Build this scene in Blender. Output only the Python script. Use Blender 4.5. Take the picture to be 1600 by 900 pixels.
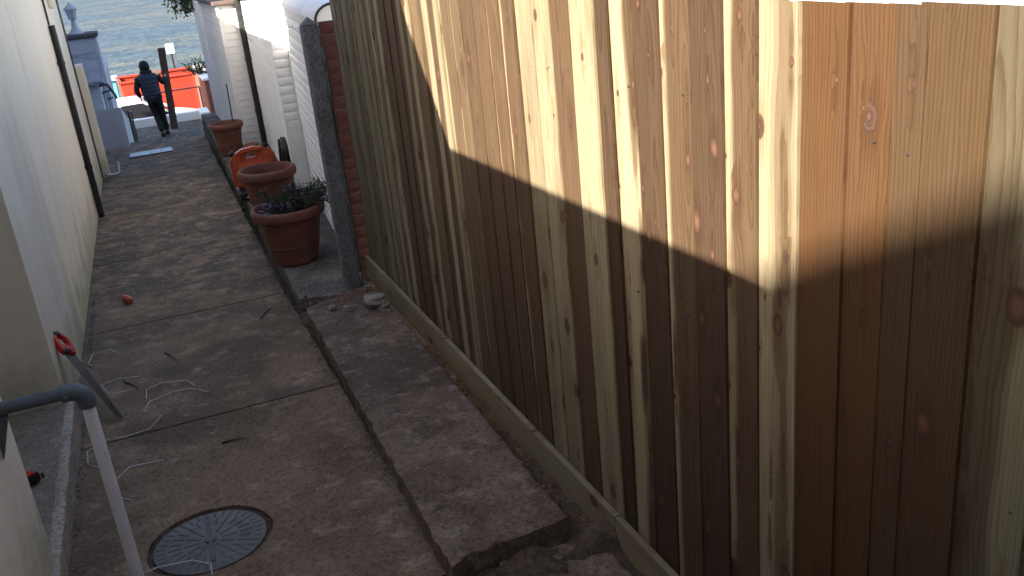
import bpy, bmesh, math, random
from mathutils import Vector, Matrix, noise
R = math.radians
random.seed(11)
scene = bpy.context.scene
for o in list(bpy.data.objects): bpy.data.objects.remove(o)
C = scene.collection

# ---------------------------------------------------------------- camera
cam_d = bpy.data.cameras.new('camera'); cam = bpy.data.objects.new('camera', cam_d); C.objects.link(cam)
cam_d.sensor_width = 36; cam_d.lens = 36 * 1450 / 1600; cam_d.clip_start = 0.05; cam_d.clip_end = 12000
cam.matrix_world = Matrix(((0.91999926, 0.21993767, -0.32438986, 0),
                           (-0.37995392, 0.29755591, -0.87583988, 0),
                           (-0.09610606, 0.92902524, 0.3573174, 1.8), (0, 0, 0, 1)))
scene.camera = cam
# ---------------------------------------------------------------- light
SUN = Vector((-0.70, -0.42, 0.50)).normalized()            # towards the sun
world = bpy.data.worlds.new('World'); scene.world = world; world.use_nodes = True
wn = world.node_tree.nodes; wl = world.node_tree.links
sky = wn.new('ShaderNodeTexSky'); sky.sky_type = 'NISHITA'; sky.sun_disc = False
sky.sun_elevation = math.asin(SUN.z); sky.sun_rotation = math.atan2(SUN.x, SUN.y)
sky.air_density = 0.8; sky.dust_density = 3.0; sky.ozone_density = 0.6
wl.new(sky.outputs[0], wn['Background'].inputs[0]); wn['Background'].inputs[1].default_value = 0.12
sd = bpy.data.lights.new('sun', 'SUN'); sd.energy = 5.0; sd.angle = R(0.53); sd.color = (1.0, 0.92, 0.81)
so = bpy.data.objects.new('sun', sd); C.objects.link(so)
so.rotation_euler = SUN.to_track_quat('Z', 'Y').to_euler(); so.location = (-8, -5, 12)
vs = scene.view_settings
vs.view_transform = 'Standard'; vs.look = 'None'; vs.gamma = 1; vs.use_curve_mapping = False; vs.exposure = 2.1
scene.render.engine = 'CYCLES'
scene.cycles.max_bounces = 6; scene.cycles.diffuse_bounces = 4; scene.cycles.glossy_bounces = 2; scene.cycles.caustics_reflective = False; scene.cycles.caustics_refractive = False

SL = -0.04665                                               # fall of the path along +Y
def pz(y): return SL * y
def rnd(a, b): return random.uniform(a, b)

# ---------------------------------------------------------------- node helpers
class NG:
    def __init__(s, name):
        s.m = bpy.data.materials.new(name); s.m.use_nodes = True
        s.t = s.m.node_tree; s.n = s.t.nodes; s.l = s.t.links
        s.b = s.n['Principled BSDF']; s.co = None
    def new(s, t, **k):
        n = s.n.new(t)
        for a, v in k.items(): setattr(n, a, v)
        return n
    def put(s, sock, v):
        if isinstance(v, (int, float)): sock.default_value = v
        elif isinstance(v, tuple): sock.default_value = v if len(v) == len(sock.default_value) else tuple(v) + (1,)
        else: s.l.new(v, sock)
    def math(s, op, a, b=0.0, c=None, clamp=False):
        n = s.new('ShaderNodeMath', operation=op, use_clamp=clamp)
        s.put(n.inputs[0], a); s.put(n.inputs[1], b)
        if c is not None: s.put(n.inputs[2], c)
        return n.outputs[0]
    def coord(s, kind='Object'):
        if s.co is None: s.co = s.new('ShaderNodeTexCoord')
        return s.co.outputs[kind]
    def world(s): return s.new('ShaderNodeNewGeometry').outputs['Position']
    def sep(s, v):
        n = s.new('ShaderNodeSeparateXYZ'); s.put(n.inputs[0], v); return n.outputs
    def comb(s, x, y, z=0.0):
        n = s.new('ShaderNodeCombineXYZ'); s.put(n.inputs[0], x); s.put(n.inputs[1], y); s.put(n.inputs[2], z); return n.outputs[0]
    def noise(s, v, scale, detail=4, rough=0.55, dist=0.0, stretch=None):
        if stretch:
            m = s.new('ShaderNodeMapping'); s.put(m.inputs[0], v); m.inputs['Scale'].default_value = stretch; v = m.outputs[0]
        n = s.new('ShaderNodeTexNoise'); s.put(n.inputs['Vector'], v); n.inputs['Scale'].default_value = scale
        n.inputs['Detail'].default_value = detail; n.inputs['Roughness'].default_value = rough; n.inputs['Distortion'].default_value = dist
        return n.outputs['Fac']
    def ramp(s, v, stops, interp='LINEAR'):
        n = s.new('ShaderNodeValToRGB'); s.put(n.inputs[0], v); r = n.color_ramp; r.interpolation = interp
        while len(r.elements) < len(stops): r.elements.new(0.5)
        for e, (p, c) in zip(r.elements, stops):
            e.position = p; e.color = (c, c, c, 1) if isinstance(c, (int, float)) else tuple(c) + (1,)
        return n.outputs[0]
    def smooth(s, v, a, b):
        n = s.new('ShaderNodeMapRange', interpolation_type='SMOOTHSTEP'); s.put(n.inputs[0], v)
        s.put(n.inputs[1], a); s.put(n.inputs[2], b); return n.outputs[0]
    def mix(s, f, a, b, mode='MIX'):
        n = s.new('ShaderNodeMix', data_type='RGBA', blend_type=mode); s.put(n.inputs[0], f)
        s.put(n.inputs[6], a); s.put(n.inputs[7], b); return n.outputs[2]
    def attr(s, name):
        n = s.new('ShaderNodeAttribute', attribute_type='OBJECT', attribute_name=name); return n.outputs['Fac']
    def rand(s): return s.new('ShaderNodeObjectInfo').outputs['Random']
    def bump(s, h, strength, dist=0.01, prev=None):
        n = s.new('ShaderNodeBump'); s.put(n.inputs['Height'], h); n.inputs['Strength'].default_value = strength
        n.inputs['Distance'].default_value = dist
        if prev is not None: s.l.new(prev, n.inputs['Normal'])
        return n.outputs[0]
    def done(s, col, rough=0.8, normal=None, metal=0.0, spec=0.4):
        s.put(s.b.inputs['Base Color'], col); s.put(s.b.inputs['Roughness'], rough); s.put(s.b.inputs['Metallic'], metal)
        s.put(s.b.inputs['Specular IOR Level'], spec)
        if normal is not None: s.l.new(normal, s.b.inputs['Normal'])
        return s.m

def mat_plain(name, col, rough=0.6, var=0.18, scale=14, metal=0.0, bump=0.15, dirt=None, spec=0.4):
    g = NG(name); p = g.coord()
    n = g.noise(p, scale, 3, 0.6); n2 = g.noise(p, scale * 6, 2)
    c = g.mix(g.math('MULTIPLY', g.smooth(n, 0.35, 0.75), 0.9), tuple(col), tuple(x * (1 - 2 * var) for x in col))
    c = g.mix(g.math('MULTIPLY', g.smooth(n2, 0.5, 0.8), 0.5), c, tuple(min(1, x * (1 + var)) for x in col))
    if dirt: c = g.mix(g.smooth(g.noise(p, scale * 0.5, 4, 0.7), 0.52, 0.72), c, tuple(dirt))
    return g.done(c, rough, g.bump(n2, bump, 0.004), metal, spec)

def mat_wood(name):
    """sawn softwood: a board cut from a log of rings, with sapwood, heartwood, knots and saw marks"""
    g = NG(name); x, u, v = g.sep(g.coord())
    info = g.new('ShaderNodeObjectInfo'); seed = g.attr('seed'); heart = g.attr('heart'); pith = g.attr('pith'); kn = g.attr('knots'); green = g.attr('green')
    sx = g.math('MULTIPLY', seed, 53.0)
    vv = g.math('ADD', v, sx)
    # knots
    KU, KV = 1 / 0.095, 1 / 0.21
    cu = g.math('ADD', g.math('MULTIPLY', u, KU), sx); cv = g.math('MULTIPLY', vv, KV)
    vor = g.new('ShaderNodeTexVoronoi', voronoi_dimensions='2D', feature='F1'); g.put(vor.inputs['Vector'], g.comb(cu, cv)); vor.inputs['Scale'].default_value = 1
    pu, pv, _ = g.sep(vor.outputs['Position']); kr = g.sep(vor.outputs['Color'])
    du = g.math('DIVIDE', g.math('SUBTRACT', cu, pu), KU); dv = g.math('DIVIDE', g.math('SUBTRACT', cv, pv), KV)
    e = g.math('SQRT', g.math('ADD', g.math('MULTIPLY', du, du), g.math('MULTIPLY', g.math('MULTIPLY', dv, 0.72), g.math('MULTIPLY', dv, 0.72))))
    e = g.math('ADD', e, g.math('MULTIPLY', g.math('SUBTRACT', g.noise(g.comb(u, vv), 60, 3), 0.5), 0.009))
    ex = g.math('LESS_THAN', kr[0], kn)
    r0 = g.math('ADD', 0.0035, g.math('MULTIPLY', g.math('POWER', kr[1], 3.0), 0.0165))
    q = g.math('DIVIDE', e, r0)
    infl = g.math('MULTIPLY', g.math('EXPONENT', g.math('MULTIPLY', g.math('MULTIPLY', q, q), -0.13)), ex)
    long = g.math('MULTIPLY', g.math('EXPONENT', g.math('MULTIPLY', -1.0, g.math('ADD', g.math('MULTIPLY', g.math('DIVIDE', du, g.math('MULTIPLY', r0, 2.2)), g.math('DIVIDE', du, g.math('MULTIPLY', r0, 2.2))), g.math('MULTIPLY', g.math('DIVIDE', dv, 0.10), g.math('DIVIDE', dv, 0.10))))), ex)
    # rings
    wob = g.math('MULTIPLY', g.math('SUBTRACT', g.noise(g.comb(g.math('MULTIPLY', u, 5.0), g.math('MULTIPLY', vv, 1.3)), 1, 3), 0.5), 0.045)
    fine_w = g.math('MULTIPLY', g.math('SUBTRACT', g.noise(g.comb(g.math('MULTIPLY', u, 40.0), g.math('MULTIPLY', vv, 6.0)), 1, 3), 0.5), 0.006)
    a = g.math('ADD', g.math('SUBTRACT', u, pith), wob)
    dep = g.math('ADD', 0.012, g.math('MULTIPLY', g.noise(g.comb(g.math('MULTIPLY', vv, 0.9), sx), 1, 2), 0.07))
    r = g.math('SQRT', g.math('ADD', g.math('MULTIPLY', a, a), g.math('MULTIPLY', dep, dep)))
    r = g.math('ADD', g.math('ADD', r, fine_w), g.math('ADD', g.math('MULTIPLY', infl, 0.010), g.math('MULTIPLY', long, -0.016)))
    fr = g.math('FRACT', g.math('DIVIDE', r, 0.0085))
    ring = g.math('POWER', fr, 2.5)
    ring = g.math('MULTIPLY', ring, g.smooth(fr, 1.0, 0.9))
    fib = g.noise(g.comb(g.math('MULTIPLY', u, 330.0), g.math('MULTIPLY', vv, 5.0), sx), 1, 4, 0.65)
    saw = g.noise(g.comb(g.math('MULTIPLY', u, 12.0), g.math('MULTIPLY', vv, 420.0), sx), 1, 2)
    blot = g.noise(g.comb(g.math('MULTIPLY', u, 9.0), g.math('MULTIPLY', vv, 1.1), sx), 1, 4, 0.6)
    hm = g.smooth(g.math('ADD', r, g.math('MULTIPLY', g.math('SUBTRACT', blot, 0.5), 0.03)), g.math('ADD', heart, 0.012), g.math('SUBTRACT', heart, 0.008))
    sap = g.mix(green, (0.335, 0.275, 0.175), (0.180, 0.165, 0.100))
    sap = g.mix(g.math('MULTIPLY', g.smooth(blot, 0.42, 0.7), 0.55), sap, (0.140, 0.102, 0.060))
    hc = g.mix(g.math('MULTIPLY', g.smooth(blot, 0.35, 0.7), 0.6), info.outputs['Color'], g.mix(0.65, info.outputs['Color'], (0.075, 0.045, 0.027)))
    c = g.mix(hm, sap, hc)
    dk = g.mix(1.0, c, (0.60, 0.48, 0.38), 'MULTIPLY')
    c = g.mix(g.math('MULTIPLY', ring, g.math('ADD', 0.6, g.math('MULTIPLY', hm, 0.4))), c, dk)
    c = g.mix(g.math('MULTIPLY', g.smooth(fib, 0.45, 0.72), 0.6), c, g.mix(1.0, c, (0.58, 0.52, 0.46), 'MULTIPLY'))
    c = g.mix(g.math('MULTIPLY', g.smooth(long, 0.25, 0.9), 0.45), c, g.mix(1.0, c, (0.62, 0.45, 0.33), 'MULTIPLY'))
    km = g.math('MULTIPLY', g.smooth(q, 1.12, 0.92), ex)
    kc = g.mix(g.smooth(q, 0.25, 0.8), (0.118, 0.060, 0.036), (0.070, 0.033, 0.019))
    kc = g.mix(g.math('GREATER_THAN', kr[2], 0.62), kc, g.mix(g.smooth(q, 0.45, 0.9), (0.040, 0.023, 0.016), (0.070, 0.038, 0.023)))
    kc = g.mix(g.smooth(q, 0.22, 0.10), kc, (0.10, 0.05, 0.03))
    kc = g.mix(g.math('MULTIPLY', g.smooth(g.math('FRACT', g.math('MULTIPLY', q, 4.0)), 0.6, 1.0), 0.4), kc, (0.20, 0.09, 0.05))
    c = g.mix(km, c, kc)
    halo = g.math('MULTIPLY', g.math('MULTIPLY', g.smooth(q, 0.85, 1.05), g.smooth(q, 1.35, 1.1)), ex)
    c = g.mix(g.math('MULTIPLY', halo, 0.75), c, (0.045, 0.024, 0.015))
    h = g.math('ADD', g.math('MULTIPLY', fib, 0.5), g.math('ADD', g.math('MULTIPLY', ring, 0.35), g.math('MULTIPLY', saw, 0.25)))
    h = g.math('ADD', h, g.math('MULTIPLY', km, 0.5))
    return g.done(c, 0.72, g.bump(h, 0.5, 0.0022), 0.0, 0.3)

def mat_concrete(name, base, dark, pale, moss=None, scale=1.0, relief=0.6, grit=0.5, stain=None):
    g = NG(name); p = g.world()
    a = g.noise(p, 1.6 * scale, 4, 0.62, 0.4); b = g.noise(p, 7 * scale, 4, 0.65); d = g.noise(p, 60, 3, 0.7)
    c = g.mix(g.smooth(a, 0.36, 0.66), tuple(base), tuple(dark))
    c = g.mix(g.math('MULTIPLY', g.smooth(b, 0.50, 0.72), 0.7), c, tuple(pale))
    c = g.mix(g.math('MULTIPLY', g.smooth(d, 0.42, 0.70), 0.85), c, g.mix(1.0, c, (0.42, 0.39, 0.37), 'MULTIPLY'))
    v = g.new('ShaderNodeTexVoronoi', feature='F1'); g.put(v.inputs['Vector'], p); v.inputs['Scale'].default_value = 95
    sp = g.math('MULTIPLY', g.smooth(v.outputs['Distance'], 0.30, 0.12), g.math('GREATER_THAN', g.sep(v.outputs['Color'])[0], 0.62))
    c = g.mix(g.math('MULTIPLY', sp, grit), c, g.mix(g.sep(v.outputs['Color'])[1], (0.10, 0.08, 0.07), (0.55, 0.48, 0.42)))
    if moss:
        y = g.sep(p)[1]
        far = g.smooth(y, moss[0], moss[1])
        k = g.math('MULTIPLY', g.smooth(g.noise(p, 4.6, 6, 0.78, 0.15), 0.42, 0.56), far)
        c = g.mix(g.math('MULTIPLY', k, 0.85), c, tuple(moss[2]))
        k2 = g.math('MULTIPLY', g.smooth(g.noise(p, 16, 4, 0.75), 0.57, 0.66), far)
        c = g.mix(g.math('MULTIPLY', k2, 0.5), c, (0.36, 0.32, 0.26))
    if stain:
        for (sx_, sy_, r_, col_) in stain:
            px_, py_, _ = g.sep(p)
            dx = g.math('DIVIDE', g.math('SUBTRACT', px_, sx_), r_); dy = g.math('DIVIDE', g.math('SUBTRACT', py_, sy_), r_ * 0.55)
            dd = g.math('ADD', g.math('SQRT', g.math('ADD', g.math('MULTIPLY', dx, dx), g.math('MULTIPLY', dy, dy))), g.math('MULTIPLY', g.math('SUBTRACT', b, 0.5), 2.2))
            c = g.mix(g.math('MULTIPLY', g.smooth(dd, 1.0, 0.3), 0.6), c, tuple(col_))
    h = g.math('ADD', g.math('MULTIPLY', d, 1.0), g.math('MULTIPLY', sp, 0.5))
    nb = g.bump(g.math('ADD', h, b), relief, 0.006)
    return g.done(c, 0.88, nb, 0, 0.25)

def mat_render(name, base, pale, stain, base_z=None, patch=0.6):
    """painted render with faint trowel waves, hairline cracks, grime and green growth along the foot"""
    g = NG(name); p = g.world(); x, y, z = g.sep(p)
    a = g.noise(p, 1.3, 3, 0.6); b = g.noise(p, 9, 3, 0.6); f = g.noise(p, 130, 1, 0.6)
    c = g.mix(g.smooth(a, 0.35, 0.7), tuple(base), tuple(pale))
    st = g.noise(p, 2.2, 3, 0.65, 0.0, (1.5, 1.5, 0.28))
    c = g.mix(g.math('MULTIPLY', g.smooth(st, 0.52, 0.72), patch), c, tuple(stain))
    c = g.mix(g.math('MULTIPLY', g.smooth(b, 0.62, 0.78), 0.35), c, tuple(q * 0.8 for q in stain))
    if base_z is not None:
        hgt = g.math('SUBTRACT', z, g.math('MULTIPLY', y, SL))
        k = g.smooth(g.math('ADD', hgt, g.math('MULTIPLY', g.math('SUBTRACT', g.noise(p, 3.5, 6, 0.7), 0.5), 1.1)), 0.50, -0.05)
        c = g.mix(g.math('MULTIPLY', k, 0.75), c, tuple(base_z))
    nb = g.bump(g.math('ADD', g.math('MULTIPLY', b, 0.9), g.math('MULTIPLY', f, 0.35)), 0.4, 0.007)
    return g.done(c, 0.75, nb, 0, 0.3)

M = {}
M['wood'] = mat_wood('sawn_softwood')
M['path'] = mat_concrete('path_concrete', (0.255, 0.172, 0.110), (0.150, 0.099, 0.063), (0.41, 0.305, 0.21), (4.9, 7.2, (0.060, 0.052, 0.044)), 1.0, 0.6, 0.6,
                         [(0.18, 5.1, 0.34, (0.10, 0.072, 0.055)), (-0.15, 4.95, 0.20, (0.09, 0.068, 0.052)), (0.36, 4.25, 0.2, (0.085, 0.065, 0.055))])
M['rough'] = mat_concrete('broken_concrete', (0.235, 0.170, 0.125), (0.125, 0.085, 0.060), (0.37, 0.30, 0.235), None, 1.9, 1.0, 1.0, [(0.82, 4.05, 0.85, (0.075, 0.050, 0.038)), (0.9, 5.35, 0.35, (0.16, 0.075, 0.05))])
M['oldslab'] = mat_concrete('old_slab_concrete', (0.19, 0.165, 0.145), (0.09, 0.08, 0.068), (0.30, 0.27, 0.24), (5.7, 7.4, (0.05, 0.05, 0.036)), 1.4, 1.0, 0.8)
M['soil'] = mat_concrete('soil', (0.060, 0.045, 0.036), (0.035, 0.027, 0.022), (0.11, 0.085, 0.068), None, 2.5, 1.2, 0.5)
M['dirt'] = mat_concrete('packed_dirt', (0.125, 0.088, 0.058), (0.08, 0.056, 0.038), (0.18, 0.13, 0.09), None, 3.0, 1.2, 0.5)
M['post'] = mat_concrete('cast_concrete', (0.22, 0.217, 0.22), (0.155, 0.152, 0.155), (0.28, 0.275, 0.275), None, 1.2, 0.3, 0.1)
M['cream'] = mat_render('cream_paint', (0.88, 0.745, 0.555), (0.90, 0.78, 0.60), (0.72, 0.595, 0.43), (0.34, 0.34, 0.20), 0.6)
M['white'] = mat_render('white_masonry_paint', (0.78, 0.77, 0.75), (0.83, 0.825, 0.81), (0.66, 0.64, 0.60), None, 0.3)
M['greywall'] = mat_render('grey_white_paint', (0.42, 0.43, 0.475), (0.50, 0.51, 0.545), (0.32, 0.33, 0.36), None, 0.4)
M['tan'] = mat_render('low_bounce_render', (0.30, 0.24, 0.18), (0.34, 0.28, 0.21), (0.22, 0.17, 0.12), (0.18, 0.17, 0.10), 0.6)  # darker than the cream paint so the wall throws back less light
M['platform'] = mat_concrete('platform_concrete', (0.33, 0.255, 0.19), (0.24, 0.185, 0.14), (0.42, 0.34, 0.27), None, 0.9, 0.4, 0.3)
M['kerbpaint'] = mat_concrete('worn_cream_kerb', (0.50, 0.43, 0.34), (0.36, 0.30, 0.23), (0.60, 0.53, 0.44), None, 2.0, 0.6, 0.5)
M['brick'] = mat_plain('red_brick', (0.085, 0.028, 0.021), 0.9, 0.28, 30, 0, 0.6, (0.05, 0.022, 0.018))
M['mortar'] = mat_plain('old_mortar', (0.15, 0.105, 0.092), 0.95, 0.25, 40, 0, 0.8)
M['terra'] = mat_plain('terracotta', (0.165, 0.058, 0.037), 0.7, 0.20, 9, 0, 0.25, (0.215, 0.120, 0.090))
M['orange'] = mat_plain('orange_plastic', (0.42, 0.068, 0.024), 0.45, 0.08, 6, 0, 0.05, (0.32, 0.06, 0.026))
M['black'] = mat_plain('black_plastic', (0.018, 0.018, 0.020), 0.5, 0.2, 10)
M['blackpipe'] = mat_plain('black_pipe', (0.020, 0.020, 0.021), 0.45, 0.2, 10)
M['red'] = mat_plain('red_plastic', (0.60, 0.035, 0.02), 0.42, 0.06, 8, 0, 0.03)
M['steel'] = mat_plain('saw_steel', (0.10, 0.095, 0.095), 0.42, 0.2, 20, 0.7, 0.1, (0.12, 0.07, 0.045))
M['galv'] = mat_plain('galvanised_fitting', (0.115, 0.124, 0.136), 0.6, 0.18, 18, 0.2, 0.12, (0.055, 0.06, 0.068))
M['iron'] = mat_plain('cast_iron_cover', (0.148, 0.144, 0.140), 0.85, 0.18, 14, 0.0, 0.3, (0.165, 0.125, 0.095))
M['ironpale'] = mat_plain('worn_cover_plate', (0.200, 0.190, 0.178), 0.85, 0.2, 11, 0.0, 0.4, (0.185, 0.140, 0.105))
M['whitewire'] = mat_plain('white_plastic_wire', (0.62, 0.62, 0.62), 0.5, 0.08, 30)
M['twig'] = mat_plain('dead_twig', (0.045, 0.03, 0.022), 0.9, 0.3, 40)
M['stone'] = mat_plain('concrete_lump', (0.34, 0.30, 0.27), 0.95, 0.25, 22, 0, 0.9, (0.17, 0.13, 0.11))
M['sawdust'] = mat_plain('sawdust', (0.46, 0.20, 0.06), 0.95, 0.3, 60, 0, 0.5, (0.25, 0.09, 0.03))
M['skip'] = mat_plain('orange_red_skip_paint', (0.36, 0.034, 0.014), 0.55, 0.16, 2.5, 0, 0.15, (0.24, 0.034, 0.018))
M['rust'] = mat_plain('red_brown_render', (0.23, 0.075, 0.045), 0.9, 0.25, 5, 0, 0.3)
M['asphalt'] = mat_plain('asphalt', (0.055, 0.055, 0.058), 0.9, 0.25, 60, 0, 0.6)
M['carpaint'] = mat_plain('white_car_paint', (0.72, 0.73, 0.75), 0.22, 0.03, 2, 0, 0.0, None, 0.6)
M['carglass'] = mat_plain('dark_car_glass', (0.012, 0.012, 0.014), 0.10, 0.0, 2, 0, 0.0, None, 0.25)
M['rubber'] = mat_plain('rubber', (0.02, 0.02, 0.02), 0.85)
M['lens'] = mat_plain('lamp_lens', (0.55, 0.57, 0.60), 0.12, 0.05, 20, 0.3)
M['navy'] = mat_plain('navy_padded_fabric', (0.009, 0.017, 0.034), 0.62, 0.2, 12, 0, 0.3)
M['blackcloth'] = mat_plain('black_cloth', (0.005, 0.005, 0.006), 0.85, 0.2, 30, 0, 0.3)
M['skin'] = mat_plain('skin', (0.45, 0.25, 0.18), 0.55, 0.08, 30)
M['oldwood'] = mat_plain('dark_stained_timber', (0.075, 0.046, 0.030), 0.8, 0.3, 12, 0, 0.4)
M['slate'] = mat_plain('dark_coping', (0.085, 0.085, 0.090), 0.85, 0.25, 12, 0, 0.4)
M['lead'] = mat_plain('grey_flashing', (0.27, 0.28, 0.31), 0.7, 0.2, 6, 0, 0.3)
M['blueplate'] = mat_plain('pale_blue_plate', (0.42, 0.48, 0.56), 0.5, 0.2, 9, 0.2, 0.2)
M['signwhite'] = mat_plain('sign_white', (0.80, 0.80, 0.80), 0.4, 0.03)
M['bluepaint'] = mat_plain('turquoise_paint', (0.10, 0.30, 0.38), 0.6, 0.1)
M['rooftile'] = mat_plain('roof_tile', (0.19, 0.10, 0.075), 0.9, 0.25, 10, 0, 0.5)
M['bark'] = mat_plain('bark', (0.09, 0.065, 0.045), 0.95, 0.3, 25, 0, 0.8)

def mat_leaf(name, c1, c2):
    g = NG(name); n = g.noise(g.world(), 9, 3); f = g.noise(g.world(), 70, 2)
    c = g.mix(g.smooth(g.math('ADD', g.math('MULTIPLY', n, 0.6), g.math('MULTIPLY', f, 0.4)), 0.35, 0.65), c1, c2)
    return g.done(c, 0.55, None, 0, 0.3)
M['leaf'] = mat_leaf('leaf_green', (0.035, 0.062, 0.022), (0.075, 0.105, 0.045))
M['leafgrey'] = mat_leaf('leaf_grey_green', (0.036, 0.048, 0.026), (0.085, 0.10, 0.060))
M['flower'] = mat_plain('blue_flower', (0.17, 0.15, 0.34), 0.7)
M['moss'] = mat_leaf('moss', (0.03, 0.045, 0.012), (0.06, 0.08, 0.02))

def mat_sea():
    g = NG('sea_water'); p = g.world(); x, y, z = g.sep(p)
    a = g.noise(g.comb(g.math('MULTIPLY', x, 0.022), g.math('MULTIPLY', y, 0.030)), 1.0, 4, 0.6, 0.3)
    b = g.noise(g.comb(g.math('MULTIPLY', x, 0.10), g.math('MULTIPLY', y, 0.14)), 1.0, 5, 0.62, 0.4)
    d = g.noise(g.comb(g.math('MULTIPLY', x, 0.55), g.math('MULTIPLY', y, 0.36)), 1.0, 4, 0.62, 0.2)
    c = g.mix(g.smooth(a, 0.42, 0.60), (0.036, 0.054, 0.060), (0.074, 0.074, 0.054))
    c = g.mix(g.math('MULTIPLY', g.smooth(b, 0.44, 0.60), 0.8), c, (0.018, 0.034, 0.044))
    c = g.mix(g.math('MULTIPLY', g.smooth(d, 0.50, 0.66), 0.5), c, (0.082, 0.084, 0.070))
    cap = g.math('MULTIPLY', g.smooth(d, 0.665, 0.70), g.smooth(b, 0.52, 0.60))
    c = g.mix(g.math('MULTIPLY', cap, 0.8), c, (0.5, 0.52, 0.52))
    nb = g.bump(b, 0.9, 2.2); nb = g.bump(d, 0.9, 0.8, nb)
    return g.done(c, 0.42, nb, 0, 0.22)
M['sea'] = mat_sea()

# ---------------------------------------------------------------- mesh helpers
def obj(name, bm, mat, parent=None, smooth=None, loc=None):
    me = bpy.data.meshes.new(name)
    bmesh.ops.recalc_face_normals(bm, faces=bm.faces[:])
    bm.to_mesh(me); bm.free()
    for m in (mat if isinstance(mat, (list, tuple)) else [mat]): me.materials.append(M[m])
    if smooth is not None:
        for p in me.polygons: p.use_smooth = True
        me.set_sharp_from_angle(angle=R(smooth))
    o = bpy.data.objects.new(name, me); C.objects.link(o)
    if parent: o.parent = parent
    if loc: o.location = loc
    return o
def inst(o, name, loc, parent, rot=None):
    c = bpy.data.objects.new(name, o.data); C.objects.link(c); c.parent = parent; c.location = loc
    if rot: c.rotation_euler = rot
    return c
def thing(name, label, cat, loc=(0, 0, 0), group=None, rot=None):
    o = bpy.data.objects.new(name, None); C.objects.link(o); o.location = loc; o.empty_display_size = 0.1
    if rot: o.rotation_euler = rot
    tag(o, label, cat, group); return o
def tag(o, label, cat, group=None):
    o['label'] = label; o['category'] = cat
    if group: o['group'] = group
    return o
def struct(o, label=None):
    o['kind'] = 'structure'
    if label: o['label'] = label
    return o
def stuff(o, label=None, cat=None):
    o['kind'] = 'stuff'
    if label: o['label'] = label
    if cat: o['category'] = cat
    return o
def B(): return bmesh.new()
def box(bm, lo, hi, bevel=0.0, seg=1, mi=0):
    vs_ = [bm.verts.new((x, y, z)) for z in (lo[2], hi[2]) for y in (lo[1], hi[1]) for x in (lo[0], hi[0])]
    fs = [bm.faces.new([vs_[i] for i in f]) for f in ((0, 2, 3, 1), (4, 5, 7, 6), (0, 1, 5, 4), (2, 6, 7, 3), (0, 4, 6, 2), (1, 3, 7, 5))]
    for f in fs: f.material_index = mi
    if bevel:
        ed = list({e for f in fs for e in f.edges})
        bmesh.ops.bevel(bm, geom=ed, offset=bevel, segments=seg, profile=0.5, affect='EDGES')
    return vs_
def prism(bm, pts, axis, a, b, mi=0):
    """polygon pts extruded along axis from a to b; pts are the two other axes in order"""
    def mk(p, t):
        if axis == 'x': return (t, p[0], p[1])
        if axis == 'y': return (p[0], t, p[1])
        return (p[0], p[1], t)
    v0 = [bm.verts.new(mk(p, a)) for p in pts]; v1 = [bm.verts.new(mk(p, b)) for p in pts]
    n = len(pts); fs = [bm.faces.new(v0), bm.faces.new(v1[::-1])]
    for i in range(n): fs.append(bm.faces.new((v0[i], v1[i], v1[(i + 1) % n], v0[(i + 1) % n])))
    for f in fs: f.material_index = mi
    return fs
def tube(bm, pts, rad, seg=8, cap=True, flat=1.0):
    pts = [Vector(p) for p in pts]; n = len(pts)
    if isinstance(rad, (int, float)): rad = [rad] * n
    rings = []; up = None
    for i, p in enumerate(pts):
        d = (pts[min(i + 1, n - 1)] - pts[max(i - 1, 0)]).normalized()
        if up is None:
            up = Vector((0, 0, 1)) if abs(d.z) < 0.9 else Vector((0, 1, 0))
        s = d.cross(up).normalized(); up = s.cross(d).normalized()
        rings.append([bm.verts.new(p + (s * math.cos(t) + up * math.sin(t) * flat) * rad[i]) for t in (2 * math.pi * k / seg for k in range(seg))])
    for a, b in zip(rings, rings[1:]):
        for k in range(seg): bm.faces.new((a[k], a[(k + 1) % seg], b[(k + 1) % seg], b[k]))
    if cap: bm.faces.new(rings[0][::-1]); bm.faces.new(rings[-1])
    return rings
def lathe(bm, prof, seg=32, c=(0, 0, 0), mi=0):
    rings = []
    for r, z in prof:
        if r < 1e-6: rings.append([bm.verts.new((c[0], c[1], c[2] + z))])
        else: rings.append([bm.verts.new((c[0] + r * math.cos(2 * math.pi * k / seg), c[1] + r * math.sin(2 * math.pi * k / seg), c[2] + z)) for k in range(seg)])
    for a, b in zip(rings, rings[1:]):
        for k in range(seg):
            k2 = (k + 1) % seg
            if len(a) == 1 and len(b) == 1: continue
            if len(a) == 1: f = bm.faces.new((a[0], b[k], b[k2]))
            elif len(b) == 1: f = bm.faces.new((a[k], a[k2], b[0]))
            else: f = bm.faces.new((a[k], a[k2], b[k2], b[k]))
            f.material_index = mi
def grid(bm, fn, nu, nv, mi=0):
    vv = [[bm.verts.new(fn(i / nu, j / nv)) for i in range(nu + 1)] for j in range(nv + 1)]
    for j in range(nv):
        for i in range(nu): bm.faces.new((vv[j][i], vv[j][i + 1], vv[j + 1][i + 1], vv[j + 1][i])).material_index = mi
    return vv
def nz(x, y, z=0.0, s=1.0): return noise.fractal(Vector((x * s, y * s, z * s)), 1.0, 2.0, 4)
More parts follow.
